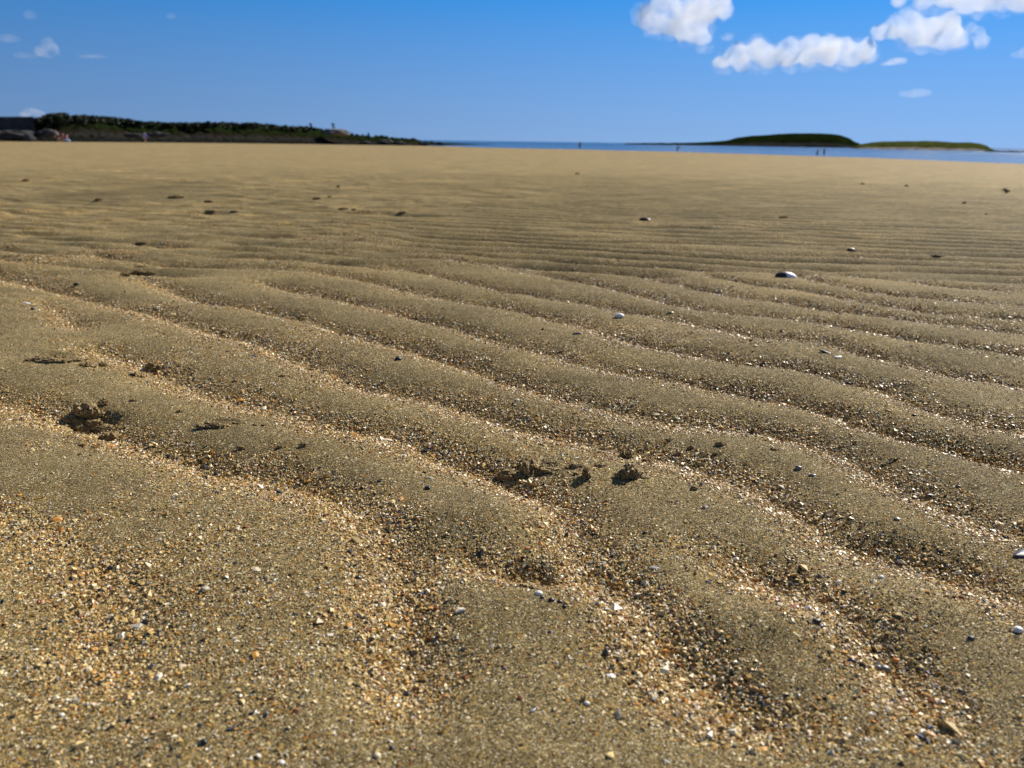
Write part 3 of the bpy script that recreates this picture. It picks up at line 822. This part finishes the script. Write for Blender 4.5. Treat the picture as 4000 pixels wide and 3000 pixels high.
def person(px, r, hgt, facing, label, top_c, leg_c, hair_c, bend=0.0, sit=0.0, skin_i=0, sleeves=True, long_legs=True, arm=.12, step=.05, foot_z=None):
    x, y, _ = pt_r(px, 560., r)
    z = float(height(np.array([x]), np.array([y]))[0]) if foot_z is None else foot_z
    k = hgt / 1.75
    J, E = {}, []
    hz = .93 * (1 - .48 * sit)
    def add(n, p, rad, to=None):
        J[n] = (p[0] * k, p[1] * k, p[2] * k, (rad[0] * k, rad[1] * k) if isinstance(rad, tuple) else rad * k)
        if to: E.append((to, n))
    sb, cb_ = math.sin(bend), math.cos(bend)
    def up(f, h, side=0.0): return (side, f * cb_ + h * sb, hz + h * cb_ - f * sb)      # torso frame; +y is forward
    add('pelvis', (0, 0, hz), (.155, .115))
    add('waist', up(0, .16), (.135, .100), 'pelvis'); add('chest', up(.01, .36), (.165, .115), 'waist')
    add('collar', up(0, .50), (.12, .085), 'chest'); add('neck', up(.015, .58), .055, 'collar')
    add('chin', up(.035, .64), .066, 'neck'); add('brow', up(.025, .72), .088, 'chin'); add('scalp', up(.01, .785), .062, 'brow')
    add('nose', up(.125, .685), .014, 'brow')
    for s, sn in ((-1, 'l'), (1, 'r')):
        add('ear' + sn, up(.01, .69, s * .095), .015, 'brow')
        add('sh' + sn, up(0, .47, s * .19), .062, 'collar')
        e = up(-.01 + arm * .6, .20, s * (.24 + arm * .2)); add('el' + sn, e, .045, 'sh' + sn)
        w = up(.03 + arm * 1.6, -.04 + arm * .4, s * (.25 + arm * .1)); add('wr' + sn, w, .030, 'el' + sn)
        q = np.array(w) - np.array(e); q /= np.linalg.norm(q)
        pm = np.array(w) + q * .075; add('palm' + sn, pm, (.040, .022), 'wr' + sn)
        lat = np.cross(q, (1, 0, 0)); lat /= np.linalg.norm(lat) + 1e-9
        for fi, (of, ln) in enumerate(((-.028, .068), (-.010, .080), (.010, .076), (.027, .060))):
            b1 = pm + q * .035 + lat * of; add(f'k{fi}{sn}', b1, .0095, 'palm' + sn)
            b2 = b1 + q * ln * .55 + np.array((-s * .008, 0, 0)); add(f'm{fi}{sn}', b2, .0088, f'k{fi}{sn}')
            add(f't{fi}{sn}', b2 + q * ln * .4 + np.array((-s * .022, 0, 0)), .0075, f'm{fi}{sn}')
        th = np.array(w) + q * .035 - lat * .038; add('th' + sn, th, .012, 'wr' + sn); add('tt' + sn, th + q * .045 - lat * .018, .0095, 'th' + sn)
        sw = s * step
        add('hip' + sn, (s * .10, 0, hz - .05), .088, 'pelvis')
        kn = (s * .11, sw * 1.2 + .36 * sit, .49 + .02 * sit); add('kn' + sn, kn, .060, 'hip' + sn)
        add('calf' + sn, (s * .115, sw * 1.8 + .20 * sit - .02, .32), .056, 'kn' + sn)
        add('an' + sn, (s * .12, sw * 2.4 + .08 * sit - .02, .075), .037, 'calf' + sn)
        add('toe' + sn, (s * .14, sw * 2.4 + .08 * sit + .17, .032), .032, 'an' + sn)
    body = skin('person', J, E, M_SKINS[skin_i])
    body.location = (x, y, z); body.rotation_euler = (0, 0, facing)
    def wear(name, keys, grow, mat, cut=None):
        JJ = {q: (*J[q][:3], tuple(v + grow * k for v in J[q][3]) if isinstance(J[q][3], tuple) else J[q][3] + grow * k) for q in keys}
        for q, (a, b, t) in (cut or {}).items():       # a hem part way along a limb
            pa, pb = np.array(J[a][:3]), np.array(J[b][:3]); ra = J[a][3] if not isinstance(J[a][3], tuple) else J[a][3][0]
            JJ[q] = (*(pa * (1 - t) + pb * t), (ra * (1 - t) + J[b][3] * t) + grow * 1.2 * k)
        EE = [e for e in E if e[0] in JJ and e[1] in JJ] + [(a, q) for q, (a, b, t) in (cut or {}).items()]
        return skin(name, JJ, EE, mat, body)
    tk = ['waist', 'chest', 'collar', 'shl', 'shr'] + (['ell', 'elr'] if sleeves else [])
    wear('shirt', tk, .016, cloth('shirt cloth', top_c), {'hl': ('ell', 'wrl', .7), 'hr': ('elr', 'wrr', .7)} if sleeves else {'hl': ('shl', 'ell', .5), 'hr': ('shr', 'elr', .5)})
    lk = ['pelvis', 'hipl', 'hipr'] + (['knl', 'knr', 'calfl', 'calfr'] if long_legs else [])
    wear('trousers' if long_legs else 'shorts', lk, .018, cloth('leg cloth', leg_c), {'ql': ('calfl', 'anl', .75), 'qr': ('calfr', 'anr', .75)} if long_legs else {'ql': ('hipl', 'knl', .75), 'qr': ('hipr', 'knr', .75)})
    cr = J['brow']
    v, f = blob(2, (.100 * k, .104 * k, .088 * k), .06, 3.0, 2)
    v = v[:, :] + np.array(J['scalp'][:3]) - np.array((0, .030 * k, .020 * k))
    mesh_obj('hair', v, f, simple_mat('hair', hair_c, .6, .2, 20.0), body)
    return tag(body, label, 'person')
face = lambda px, turn=0.0: -float(az_of(px)) + math.pi + turn       # toward the camera, plus a turn
srad = lambda px: float(np.interp(az_of(px), sh_az, sh_r))
person(232, 136.5, 1.70, face(232, -1.2), 'person leaning forward in a grey top and dark red shorts, beside two crouching children', (.30, .29, .36), (.16, .035, .03), (.22, .12, .06), bend=.45, long_legs=False, skin_i=1, arm=.25)
person(248, 137.0, 1.35, face(248, .5), 'small person in red between the leaning adult and the child in pink', (.30, .05, .045), (.10, .03, .05), (.10, .05, .03), bend=.25, sit=.25, long_legs=False)
person(262, 136.2, 1.30, face(262, .9), 'small crouching person in pink next to the pale blue bundle', (.34, .13, .25), (.16, .08, .20), (.09, .06, .05), bend=.35, sit=.55)
person(569, 149.5, 1.66, face(569, .3), 'lone person in a bright blue top with bare legs by the dark rocks', (.13, .19, .62), (.16, .20, .50), (.05, .04, .04), long_legs=False, skin_i=0)
person(2265, srad(2265) * .985, 1.78, face(2265, 2.6), 'person in dark red clothes with fair hair at the water edge, left of the others', (.13, .035, .05), (.06, .045, .06), (.42, .32, .16), step=.04)
person(2648, srad(2648) * .985, 1.50, face(2648, 1.4), 'stooping person in dark navy clothes at the water edge', (.012, .025, .045), (.015, .02, .04), (.03, .025, .02), bend=.55, arm=.3)
person(3197, srad(3197) * .985, 1.10, face(3197, 2.0), 'child in dark clothes at the water edge, left one of the pair', (.015, .03, .04), (.012, .02, .022), (.02, .02, .02), step=.06)
person(3224, srad(3224) * .985, 1.22, face(3224, -2.2), 'child in dark teal clothes with light brown hair, right one of the pair', (.02, .07, .09), (.015, .035, .06), (.36, .22, .10), step=.06)
bx_, by_, _ = pt_r(264., 560., 135.6)
v, f = blob(3, (.42, .30, .26), .25, 1.4, 9)
bun = mesh_obj('bundle', v, f, cloth('pale blue cloth', (.30, .40, .58)))
bun.location = (bx_, by_, float(height(np.array([bx_]), np.array([by_]))[0]) + .16)
tag(bun, 'pale blue bundle of cloth on the sand in front of the crouching child', 'bundle')
# ------------------------------------------------------------------ crumbs of wet sand thrown up on the ripples
def make_crumb():
    m, n, l, b = material('damp crumbly sand')
    c = n.new('ShaderNodeTexCoord')
    v = tex(n, l, 'Voronoi', 1 / .0011, c.outputs['Object'])
    s = n.new('ShaderNodeSeparateColor'); l.new(v.outputs['Color'], s.inputs[0])
    r = ramp(n, [(0, (.055, .037, .015)), (.12, (.15, .098, .036)), (.45, (.25, .17, .062)), (.75, (.36, .25, .095)), (.95, (.60, .48, .26))], 'CONSTANT')
    l.new(s.outputs[0], r.inputs[0]); l.new(r.outputs[0], b.inputs['Base Color'])
    b.inputs['Roughness'].default_value = .8
    bp = n.new('ShaderNodeBump'); bp.inputs['Strength'].default_value = .8; bp.inputs['Distance'].default_value = .0007
    l.new(v.outputs['Distance'], bp.inputs['Height']); l.new(bp.outputs[0], b.inputs['Normal'])
    return m
M_CRUMB = make_crumb()
def px_size(x, y, z): return math.sqrt(x * x + y * y + (z - CAM_Z) ** 2) / F_PX
def crumb(px, py, w, h, label, seed, group=None, lumps=1, lean=0.0, name='sand_clump'):
    # PX, PY is where its foot meets the sand; W and H are its width and height in photograph pixels
    h *= .78
    if name != 'sand_clump':
        w *= .75; h *= .6; name = 'sand_clump'
    x, y, z = on_sand(px, py)
    k = px_size(x, y, z)
    W, H = w * k / 2, h * k
    parts_v, parts_f, o_ = [], [], 0
    for i in range(lumps):
        u = 0 if lumps == 1 else (i / (lumps - 1) * 2 - 1)
        f_ = 1.0 if lumps == 1 else rnd.uniform(.28, .5)
        sub = 4 if lumps == 1 else 3
        hs_ = H * (1 if lumps == 1 else rnd.uniform(.45, 1.0) * (1 - .4 * u * u))
        v, f = blob(sub, (W * f_, max(W * .55 * f_, hs_ * .6), hs_ * .62), .42, 1.5, seed + i * 1.7, True)
        xx, yy = x + u * W * .8 + rnd.uniform(-.1, .1) * W, y + (rnd.uniform(-.5, .5) * W * .45 if lumps > 1 else 0) + lean * u * W
        zz = float(height(np.array([xx]), np.array([yy]))[0])
        parts_v.append(v + np.array([xx - x, yy - y, zz - z + hs_ * .25])); parts_f.append(f + o_); o_ += len(v)
    o = mesh_obj(name, np.concatenate(parts_v), np.concatenate(parts_f), M_CRUMB, smooth=False)
    o.location = (x, y, z)
    return tag(o, label, 'sand clump', group)
rnd = random.Random(5)
crumb(2066, 1864, 205, 84, 'long crumbled ridge of dark sand in the middle of the picture', 1, lumps=16)
crumb(2246, 1826, 62, 22, 'flat crumbly sand clump just right of the crumbled ridge', 2, lumps=5)
crumb(2291, 1862, 32, 56, 'small upright cone of sand right of the crumbled ridge', 3)
crumb(2250, 1853, 22, 10, 'tiny sand clump at the left foot of the upright sand cone', 4)
crumb(2347, 1822, 42, 26, 'low sand clump between the upright cone and the tall dark clumps', 5, lumps=3)
crumb(2444, 1788, 58, 60, 'tall ragged dark sand clump, farther of the two right of the crumbled ridge', 6, lumps=6)
crumb(2455, 1864, 88, 72, 'largest ragged dark sand clump right of the crumbled ridge', 7, lumps=9)
crumb(2357, 1760, 34, 18, 'small dark sand clump behind the crumbled ridge', 8)
crumb(2526, 1808, 36, 22, 'small dark sand clump right of the tall ragged clump', 9)
for i, (px, py, w, h) in enumerate([(2712, 1914, 30, 18), (2700, 1752, 26, 13), (2812, 1740, 34, 18), (2728, 1818, 34, 18), (2794, 1776, 24, 13), (2612, 1722, 26, 13), (2652, 1776, 26, 12), (2438, 1892, 16, 9), (2520, 1868, 26, 8)]):
    crumb(px, py, w, h, 'small dark crumb of sand scattered right of the ragged clumps', 20 + i, 'sand crumbs scattered right of the ragged clumps')
crumb(2942, 1696, 40, 34, 'dark ragged sand clump on a ripple in the right half', 40, lumps=3)
crumb(3025, 1756, 30, 11, 'thin flat dark sand clump in front of the ragged clump at right', 41)
crumb(3478, 1806, 60, 22, 'long dark sand crumb lying in a trough at right', 42, lumps=4, lean=.4)
crumb(3700, 1996, 46, 24, 'rounded dark brown clump in the trough near the right edge', 43, lumps=3)
crumb(2050, 2292, 60, 20, 'flat dark crumb of sand in the hollow of the low mound', 44, lumps=4)
crumb(340, 1612, 90, 62, 'largest broken sand clod beside the deep print at left', 50, lumps=9)
crumb(405, 1580, 28, 30, 'upright dark sand clod at the top of the print at left', 51)
crumb(292, 1650, 70, 34, 'dark sand clod at the left rim of the print', 52, lumps=6)
crumb(370, 1682, 150, 34, 'long dark broken rim of sand along the front of the print at left', 53, lumps=11)
crumb(430, 1716, 60, 46, 'dark sand clod just below the right end of the broken rim', 54, lumps=5)
crumb(344, 1746, 44, 26, 'upper of two dark sand clods below the print at left', 55, lumps=2)
crumb(336, 1778, 44, 20, 'lower of two dark sand clods below the print at left', 56, lumps=2)
crumb(836, 1668, 96, 34, 'flat dark sand clod, widest of three in a row right of the print', 57, lumps=7)
crumb(914, 1656, 46, 18, 'thin dark sand clod, middle of three in a row right of the print', 58, lumps=3)
crumb(1012, 1664, 42, 26, 'rounded dark sand clod, right one of three in a row', 59, lumps=2)
for i, (px, py, w, h) in enumerate([(940, 1755, 32, 18), (1095, 1750, 26, 16), (1186, 1744, 30, 20), (700, 1610, 24, 11), (520, 1566, 24, 10)]):
    crumb(px, py, w, h, 'small dark sand crumb on the smooth ridge left of the middle', 60 + i, 'sand crumbs on the smooth ridge left of the middle')
crumb(214, 1408, 170, 28, 'long thin broken line of dark sand at the left', 70, lumps=12)
crumb(346, 1430, 52, 24, 'sand clod just right of the long broken line at the left', 71, lumps=3)
crumb(402, 1430, 24, 18, 'small sand clod, second right of the long broken line at the left', 72)
crumb(536, 1470, 40, 34, 'dark angular sand clod left of the broken trough at left', 73, lumps=3)
crumb(606, 1436, 52, 36, 'dark leaning sand clod between the angular clod and the small right clod', 74, lumps=4, lean=-.5)
crumb(686, 1434, 34, 26, 'small dark sand clod at the right end of the broken trough at left', 75, lumps=2)
crumb(1106, 1470, 50, 16, 'flat brown sand clod on a ripple in the left half', 76, lumps=3)
crumb(540, 1066, 92, 26, 'sand lump added to darken the shaded hollow at upper left', 77, lumps=3)  # lump added so that the shaded hollow reads dark
crumb(490, 1076, 36, 10, 'small dark sand lump just left of the lump in the shaded hollow at upper left', 78)
for i, (px, py, w, h) in enumerate([(385, 784, 30, 13), (815, 792, 36, 16), (825, 830, 44, 14), (915, 828, 28, 11), (1238, 779, 34, 16), (1287, 771, 18, 9), (1340, 818, 42, 12), (1382, 821, 20, 12), (1572, 836, 34, 16), (690, 772, 70, 20), (630, 968, 40, 10), (102, 708, 26, 13), (556, 950, 50, 14), (1322, 732, 14, 16)]):
    crumb(px, py, w, h, 'small dark sand clod far off on the left of the beach', 90 + i, 'dark sand clods far off on the left of the beach', name='far_sand_clump')
for i, (px, py, w, h) in enumerate([(3540, 728, 14, 10), (3370, 720, 16, 10), (3766, 794, 16, 10), (3060, 852, 36, 9), (3665, 998, 60, 9), (2255, 680, 20, 8), (3852, 838, 10, 8)]):
    crumb(px, py, w, h, 'small dark sand clod far off on the right of the beach', 120 + i, 'dark sand clods far off on the right of the beach', name='far_sand_clump')

# ------------------------------------------------------------------ pebbles, shell chips and other finds
C_BLACK, C_SLATE, C_GREY, C_WHITE, C_CREAM, C_ORANGE, C_RED, C_BLUE, C_OLIVE = (.022, .023, .026), (.06, .065, .075), (.17, .165, .155), (.78, .77, .74), (.70, .58, .40), (.58, .23, .05), (.30, .06, .03), (.13, .15, .26), (.16, .16, .09)
_pm = {}
def peb_mat(c):
    if c not in _pm:
        nm = {C_BLACK: 'black', C_SLATE: 'slate', C_GREY: 'grey', C_WHITE: 'white', C_CREAM: 'cream', C_ORANGE: 'orange', C_RED: 'red', C_BLUE: 'blue', C_OLIVE: 'olive'}[c]
        _pm[c] = simple_mat(nm + ' stone or shell', c, .38, .22, 260.0, .15, .5)
    return _pm[c]
def pebble(px, py, w, c, label, kind='pebble', turn=0.0, group=None):
    x, y, z = on_sand(px, py)
    s = w * px_size(x, y, z) / 2
    seed = px * .37 + py * .11
    w = w * (.78 if c in (C_BLACK, C_SLATE) else .9)
    if kind == 'pebble': sc, amp, nm, cat = (s, s * .8, s * .62), .16, 'pebble', 'pebble'
    elif kind == 'chip': sc, amp, nm, cat = (s, s * .7, s * .28), .30, 'shell_chip', 'shell chip'
    else: sc, amp, nm, cat = (s, s * .30, s * .22), .20, 'shell_splinter', 'shell splinter'
    v, f = blob(3, sc, amp, 1.1, seed)
    o = mesh_obj(nm, v, f, peb_mat(c), smooth=(kind == 'pebble'))
    o.location = (x, y, z + sc[2] * .55)
    o.rotation_euler = (rnd.uniform(-.15, .15), rnd.uniform(-.2, .2), turn or rnd.uniform(-.5, .5))
    return tag(o, label, cat, group)
P = pebble
P(2419, 1240, 36, C_WHITE, 'smooth bright white pebble alone on a ripple in the upper middle')
P(2254, 1306, 40, C_BLACK, 'thin black shell splinter left of the smooth white pebble', 'splinter', .3)
P(2620, 1222, 26, C_OLIVE, 'dark green chip right of the smooth white pebble', 'chip')
P(3273, 1396, 26, C_WHITE, 'white shell chip beside the blue grey shell scrap at right', 'chip')
P(3222, 1378, 44, C_SLATE, 'blue grey shell scrap left of a white chip at right', 'splinter', -.6)
P(3294, 1345, 12, C_WHITE, 'tiny chip coloured white as a glint above the blue grey shell scrap', 'chip')  # white colour put in for a glint
P(3222, 1317, 14, C_BLACK, 'tiny black chip above the tiny white glint chip', 'chip')
P(3004, 1338, 14, C_BLACK, 'tiny black chip on a ripple below the mussel shell', 'chip')
P(3313, 1501, 20, C_BLACK, 'dark pebble in a trough below the blue grey shell scrap')
P(3570, 1624, 14, C_BLACK, 'small black pebble alone on a ripple near the right edge')
P(2563, 1622, 28, C_CREAM, 'yellowish shell chip behind the ragged sand clumps', 'chip')
P(2645, 1636, 24, C_OLIVE, 'olive chip right of the yellowish shell chip', 'chip')
P(2050, 1704, 13, C_WHITE, 'small white chip behind the crumbled sand ridge', 'chip')
P(2251, 1790, 16, C_WHITE, 'small white chip between the crumbled ridge and the tall clumps', 'chip')
P(3118, 1831, 26, C_GREY, 'pale grey pebble in the trough right of the scattered crumbs')
P(3172, 1858, 24, C_SLATE, 'dark slate chip right of the pale grey pebble', 'chip')
P(1556, 1406, 26, C_BLACK, 'black pebble on a ripple left of the middle')
P(1258, 1294, 26, C_CREAM, 'yellow cream shell chip in a trough at upper left', 'chip')
P(1212, 1294, 16, C_BLACK, 'black chip left of the yellow cream shell chip', 'chip')
P(995, 1392, 26, C_BLUE, 'slim blue mussel splinter in the left half', 'splinter', -.5)
P(1198, 1482, 14, C_RED, 'small red chip right of the flat brown sand clod', 'chip')
P(105, 1187, 22, C_WHITE, 'white shell chip at upper left beside a black pebble', 'chip')
P(130, 1210, 16, C_BLACK, 'black pebble under the white shell chip at upper left')
P(298, 1114, 18, C_BLACK, 'small black pebble on a smooth ridge at upper left')
P(1028, 1601, 18, C_WHITE, 'white rounded pebble above the three sand clods in a row')
P(1513, 1722, 38, C_CREAM, 'broad cream shell flake in the trough left of the crumbled ridge', 'chip')
P(1502, 1547, 26, C_CREAM, 'pale elongated shell chip on the slope left of the middle', 'chip')
P(1668, 1762, 34, C_BLACK, 'black elongated stone right of the broad cream shell flake', 'chip')
P(1580, 1784, 18, C_WHITE, 'white pebble below the broad cream shell flake')
P(1683, 1868, 24, C_WHITE, 'white shell splinter at the lower edge of the gritty trough', 'splinter', -.4)
P(1670, 1884 + 26, 26, C_BLACK, 'black pebble just below the white shell splinter')
P(1483, 1880, 24, C_SLATE, 'dark chip on the smooth ridge left of the white splinter', 'splinter', -.4)
P(1906, 1876, 16, C_BLACK, 'black pebble in the grit just left of the crumbled ridge')
P(432, 1262 + 482, 28, C_ORANGE, 'orange shell chip right of the two dark sand clods at left', 'chip')
P(845, 1856, 20, C_BLACK, 'black pebble in the gritty trough at left')
P(2373, 2256, 22, C_ORANGE, 'bright orange shell chip near the middle of the lower half', 'chip')
P(2060, 2141, 18, C_ORANGE, 'orange chip on the low mound left of the middle trough', 'chip')
P(2105, 2322, 32, C_WHITE, 'milky white pebble in front of the low mound')
for px, py, w in ((2118, 2337, 18), (2155, 2347, 26), (2186, 2352, 20), (2204, 2372, 20)):
    P(px, py, w, C_BLACK, 'black pebble in the short row beside the milky white pebble', group='black pebbles in a row beside the milky white pebble')
P(2560, 2221, 38, C_WHITE, 'long white shell splinter at the start of the orange gritty trough', 'splinter', -.35)
P(2765, 2274, 28, C_SLATE, 'dark slate chip at the near side of the orange gritty trough', 'chip')
P(3030, 2345, 34, C_RED, 'deep orange red shell chip in the coarse gritty trough at right', 'chip')
P(3106, 2372, 30, C_RED, 'second orange red shell chip, lower right of the deep red one', 'chip')
P(3156, 2378, 30, C_BLUE, 'blue and white mussel chip in the coarse gritty trough', 'chip', .5)
P(3190, 2432, 34, C_BLACK, 'shiny black pebble at the near edge of the coarse gritty trough')
P(3208, 2450, 20, C_SLATE, 'small dark pebble touching the shiny black pebble')
P(3330, 2586, 28, C_SLATE, 'oval slate pebble below the shiny black pebble')
P(3430, 2612, 26, C_GREY, 'small grey pebble touching a larger grey pebble at lower right')
P(3456, 2620, 40, C_GREY, 'larger round grey pebble at lower right')
P(3500, 2584, 24, C_ORANGE, 'orange pebble right of the larger round grey pebble')
P(3442, 2258, 22, C_WHITE, 'round white pebble on the ridge above the coarse trough')
P(3412, 2272, 30, C_OLIVE, 'flat brown grey pebble left of the round white pebble', 'chip')
P(3276, 2142, 28, C_CREAM, 'cream shell chip in the far gritty trough at right', 'chip')
P(3976, 2466, 32, C_WHITE, 'oval white pebble near the right edge')
P(3792, 2496, 22, C_SLATE, 'dark grey pebble left of the oval white pebble near the right edge')
P(3880, 2076, 24, C_BLACK, 'shiny black chip above the dark shell at the right edge', 'chip')
P(3506, 2028, 28, C_OLIVE, 'brown chip left of the rounded dark clump near the right edge', 'chip')
P(2443, 2480, 24, C_BLACK, 'dark pebble below the row of black pebbles')
P(2150, 2470, 20, C_BLACK, 'black chip below the milky white pebble', 'chip')
P(2385, 2642, 34, C_WHITE, 'long white shell chip in the lower middle', 'chip', -.5)
P(2756, 2628, 18, C_WHITE, 'round white chip right of the long white shell chip', 'chip')
P(2598, 2732, 26, C_CREAM, 'cream shell chip below and right of the long white chip', 'chip')
P(2486, 2752, 24, C_ORANGE, 'orange red chip left of the cream shell chip', 'chip')
P(2292, 2750, 22, C_WHITE, 'bright white rounded pebble near the bottom middle')
P(2082, 2776, 34, C_BLUE, 'purple mussel splinter left of the bright white rounded pebble', 'splinter', .9)
P(2604, 2976, 30, C_WHITE, 'white shell splinter at the very bottom', 'splinter', -.7)
P(2967, 2724, 22, C_BLACK, 'black chip on the dark slope at lower right', 'chip')
P(2940, 2384, 14, C_BLACK, 'tiny black chip below the coarse gritty trough', 'chip')
P(1400, 2258, 22, C_SLATE, 'dark slate pebble left of the low mound')
P(1363, 2284, 14, C_WHITE, 'small white pebble just left of the dark slate pebble')
P(1452, 2421, 22, C_WHITE, 'white chip below the dark slate pebble', 'chip')
P(1290, 2482, 24, C_WHITE, 'pale lilac white chip in the lower left middle', 'chip')
P(1312, 2650, 22, C_BLACK, 'black splinter below the pale lilac white chip', 'splinter', .2)
P(1592, 2716, 26, C_BLACK, 'black pebble in the wide gritty patch near the bottom')
P(1474, 2954, 26, C_CREAM, 'cream pebble at the bottom of the wide gritty patch')
P(1102, 2982, 22, C_WHITE, 'white pebble at the bottom edge, left of the gritty patch')
P(796, 2902, 28, C_BLACK, 'black angular pebble at lower left')
P(904, 2850, 40, C_SLATE, 'dark slate splinter above the black angular pebble', 'splinter', .3)
P(346, 2620, 26, C_CREAM, 'rounded cream pebble at lower left')
P(712, 2602, 26, C_CREAM, 'cream shell chip right of the rounded cream pebble', 'chip')
P(242, 2796, 18, C_WHITE, 'small white pebble near the left bottom corner')
P(192, 2258, 24, C_BLACK, 'black splinter at the left edge of the lower half', 'splinter', .2)
P(158, 2352, 22, C_RED, 'rust red chip below the black splinter at the left', 'chip')
P(1000, 2226, 34, C_CREAM, 'round cream shell chip on the smooth ground left of the long trough', 'chip')

# mussel shell: a hollow half valve lying open side down
def valve(px, py, w, label, turn, mat, name='mussel_shell', tall=.25):
    x, y, z = on_sand(px, py)
    L = w * px_size(x, y, z)
    nu, nv = 40, 16
    outer = []
    for i in range(nu):
        a = 2 * math.pi * i / nu
        c, s = math.cos(a), math.sin(a)
        rx, ry = .5 * (1 + .02 * math.sin(3 * a)), .24 * (1.0 + .38 * c - .10 * c * c)
        for j in range(nv):
            t = j / (nv - 1) * math.pi / 2
            g = .012 * math.sin(j * 2.4)
            outer.append((L * (rx * c * math.cos(t) - .06 * math.sin(t)), L * ry * s * math.cos(t), L * (tall + g * .1) * math.sin(t) ** .9))
    outer = np.array(outer); inner = outer * .93 - np.array([0, 0, L * .004])
    V = np.concatenate([outer, inner]); F = []
    n = nu * nv
    for i in range(nu):
        k = (i + 1) % nu
        for j in range(nv - 1):
            F.append((i * nv + j, k * nv + j, k * nv + j + 1, i * nv + j + 1))
            F.append((n + i * nv + j, n + i * nv + j + 1, n + k * nv + j + 1, n + k * nv + j))
        F.append((i * nv, n + i * nv, n + k * nv, k * nv))
    o = mesh_obj(name, V, np.array(F), mat)
    o.location = (x, y, z - L * .02); o.rotation_euler = (.05, .04, turn)
    return tag(o, label, 'shell')
def make_mussel(white, name):
    m, n, l, b = material(name)
    c = n.new('ShaderNodeTexCoord'); s = n.new('ShaderNodeSeparateXYZ'); l.new(c.outputs['Generated'], s.inputs[0])
    t = tex(n, l, 'Noise', 5.0, c.outputs['Generated'], Detail=4.0)
    w = tex(n, l, 'Wave', 9.0, c.outputs['Generated'], Distortion=2.0, bands_direction='X')
    d = ramp(n, [(0, (.012, .014, .022)), (1, (.030, .034, .046))]); l.new(w.outputs['Fac'], d.inputs[0])
    a = n.new('ShaderNodeMath'); a.operation = 'MULTIPLY_ADD'; l.new(t.outputs['Fac'], a.inputs[0]); a.inputs[1].default_value = .10; l.new(s.outputs['X'], a.inputs[2])
    edge = ramp(n, [(white, (0, 0, 0)), (white + .05, (1, 1, 1))]); l.new(a.outputs[0], edge.inputs[0])
    l.new(mixc(n, l, edge.outputs[0], d.outputs[0], (.74, .72, .78)), b.inputs['Base Color'])
    b.inputs['Roughness'].default_value = .45
    return m
valve(3070, 1082, 84, 'mussel shell, dark at the left and white at the right, on a far ripple', .1, make_mussel(.46, 'two toned mussel'))  # dark left part, white right part
M_DARK_SHELL = make_mussel(2.0, 'dark mussel')
valve(3325, 978, 38, 'small dark mussel shell beyond the two toned mussel shell', .3, M_DARK_SHELL)
valve(2520, 860, 44, 'dark mussel shell, farthest one in the middle', -.1, M_DARK_SHELL)
valve(4014, 2166, 120, 'dark blue grey shell cut by the right edge', .35, simple_mat('slate blue shell', (.045, .05, .07), .4, .35, 160.0, .2, .4), 'shell', .11)

# twig
def tube(name, pts, r, mat):
    V, F = [], []
    for i, p in enumerate(pts):
        for j in range(7):
            a = 2 * math.pi * j / 7
            q = r * (1 - .5 * i / len(pts)) * (1 + .2 * math.sin(i * 2.1))
            V.append((p[0], p[1] + q * math.cos(a), p[2] + q * math.sin(a)))
    for i in range(len(pts) - 1):
        for j in range(7):
            F.append((i * 7 + j, i * 7 + (j + 1) % 7, (i + 1) * 7 + (j + 1) % 7, (i + 1) * 7 + j))
    return mesh_obj(name, V, np.array(F), mat)
x, y, z = on_sand(380, 2676); k = px_size(x, y, z)
tw = tube('twig', [(-34 * k + i * 6.2 * k, .0012 * math.sin(i * .9), .0009 * math.sin(i * .7)) for i in range(11)], 4.5 * k, simple_mat('dark twig', (.035, .018, .014), .7, .3, 300.0, .3))
tw.location = (x, y, z + .0022); tw.rotation_euler = (0, 0, .06)
tag(tw, 'thin dark twig lying on the sand at lower left', 'twig')

# scrap of seaweed
x, y, z = on_sand(3932, 756); k = px_size(x, y, z)
V, F = [], []
for s_ in range(7):
    a0, ln = rnd.uniform(0, 6.28), rnd.uniform(9, 17) * k
    for i in range(9):
        t = i / 8
        cx, cy = math.cos(a0 + t * 1.2) * ln * t, math.sin(a0 + t * 1.2) * ln * t
        cz = .006 + ln * .9 * math.sin(t * 2.6) * rnd.uniform(.5, 1.0)
        wd_ = .006 * (1 - .6 * t)
        b0 = len(V)
        V += [(cx - wd_, cy, cz), (cx + wd_, cy, cz + .002), (cx + wd_, cy + .003, cz - .003), (cx - wd_, cy + .003, cz - .005)]
        if i:
            for j in range(4): F.append((b0 - 4 + j, b0 - 4 + (j + 1) % 4, b0 + (j + 1) % 4, b0 + j))
sw = mesh_obj('seaweed', V, np.array(F), simple_mat('dried seaweed', (.035, .022, .018), .7, .4, 60.0, .2))
sw.location = (x, y, z)
tag(sw, 'dark dried scrap of seaweed far off near the right edge', 'seaweed')
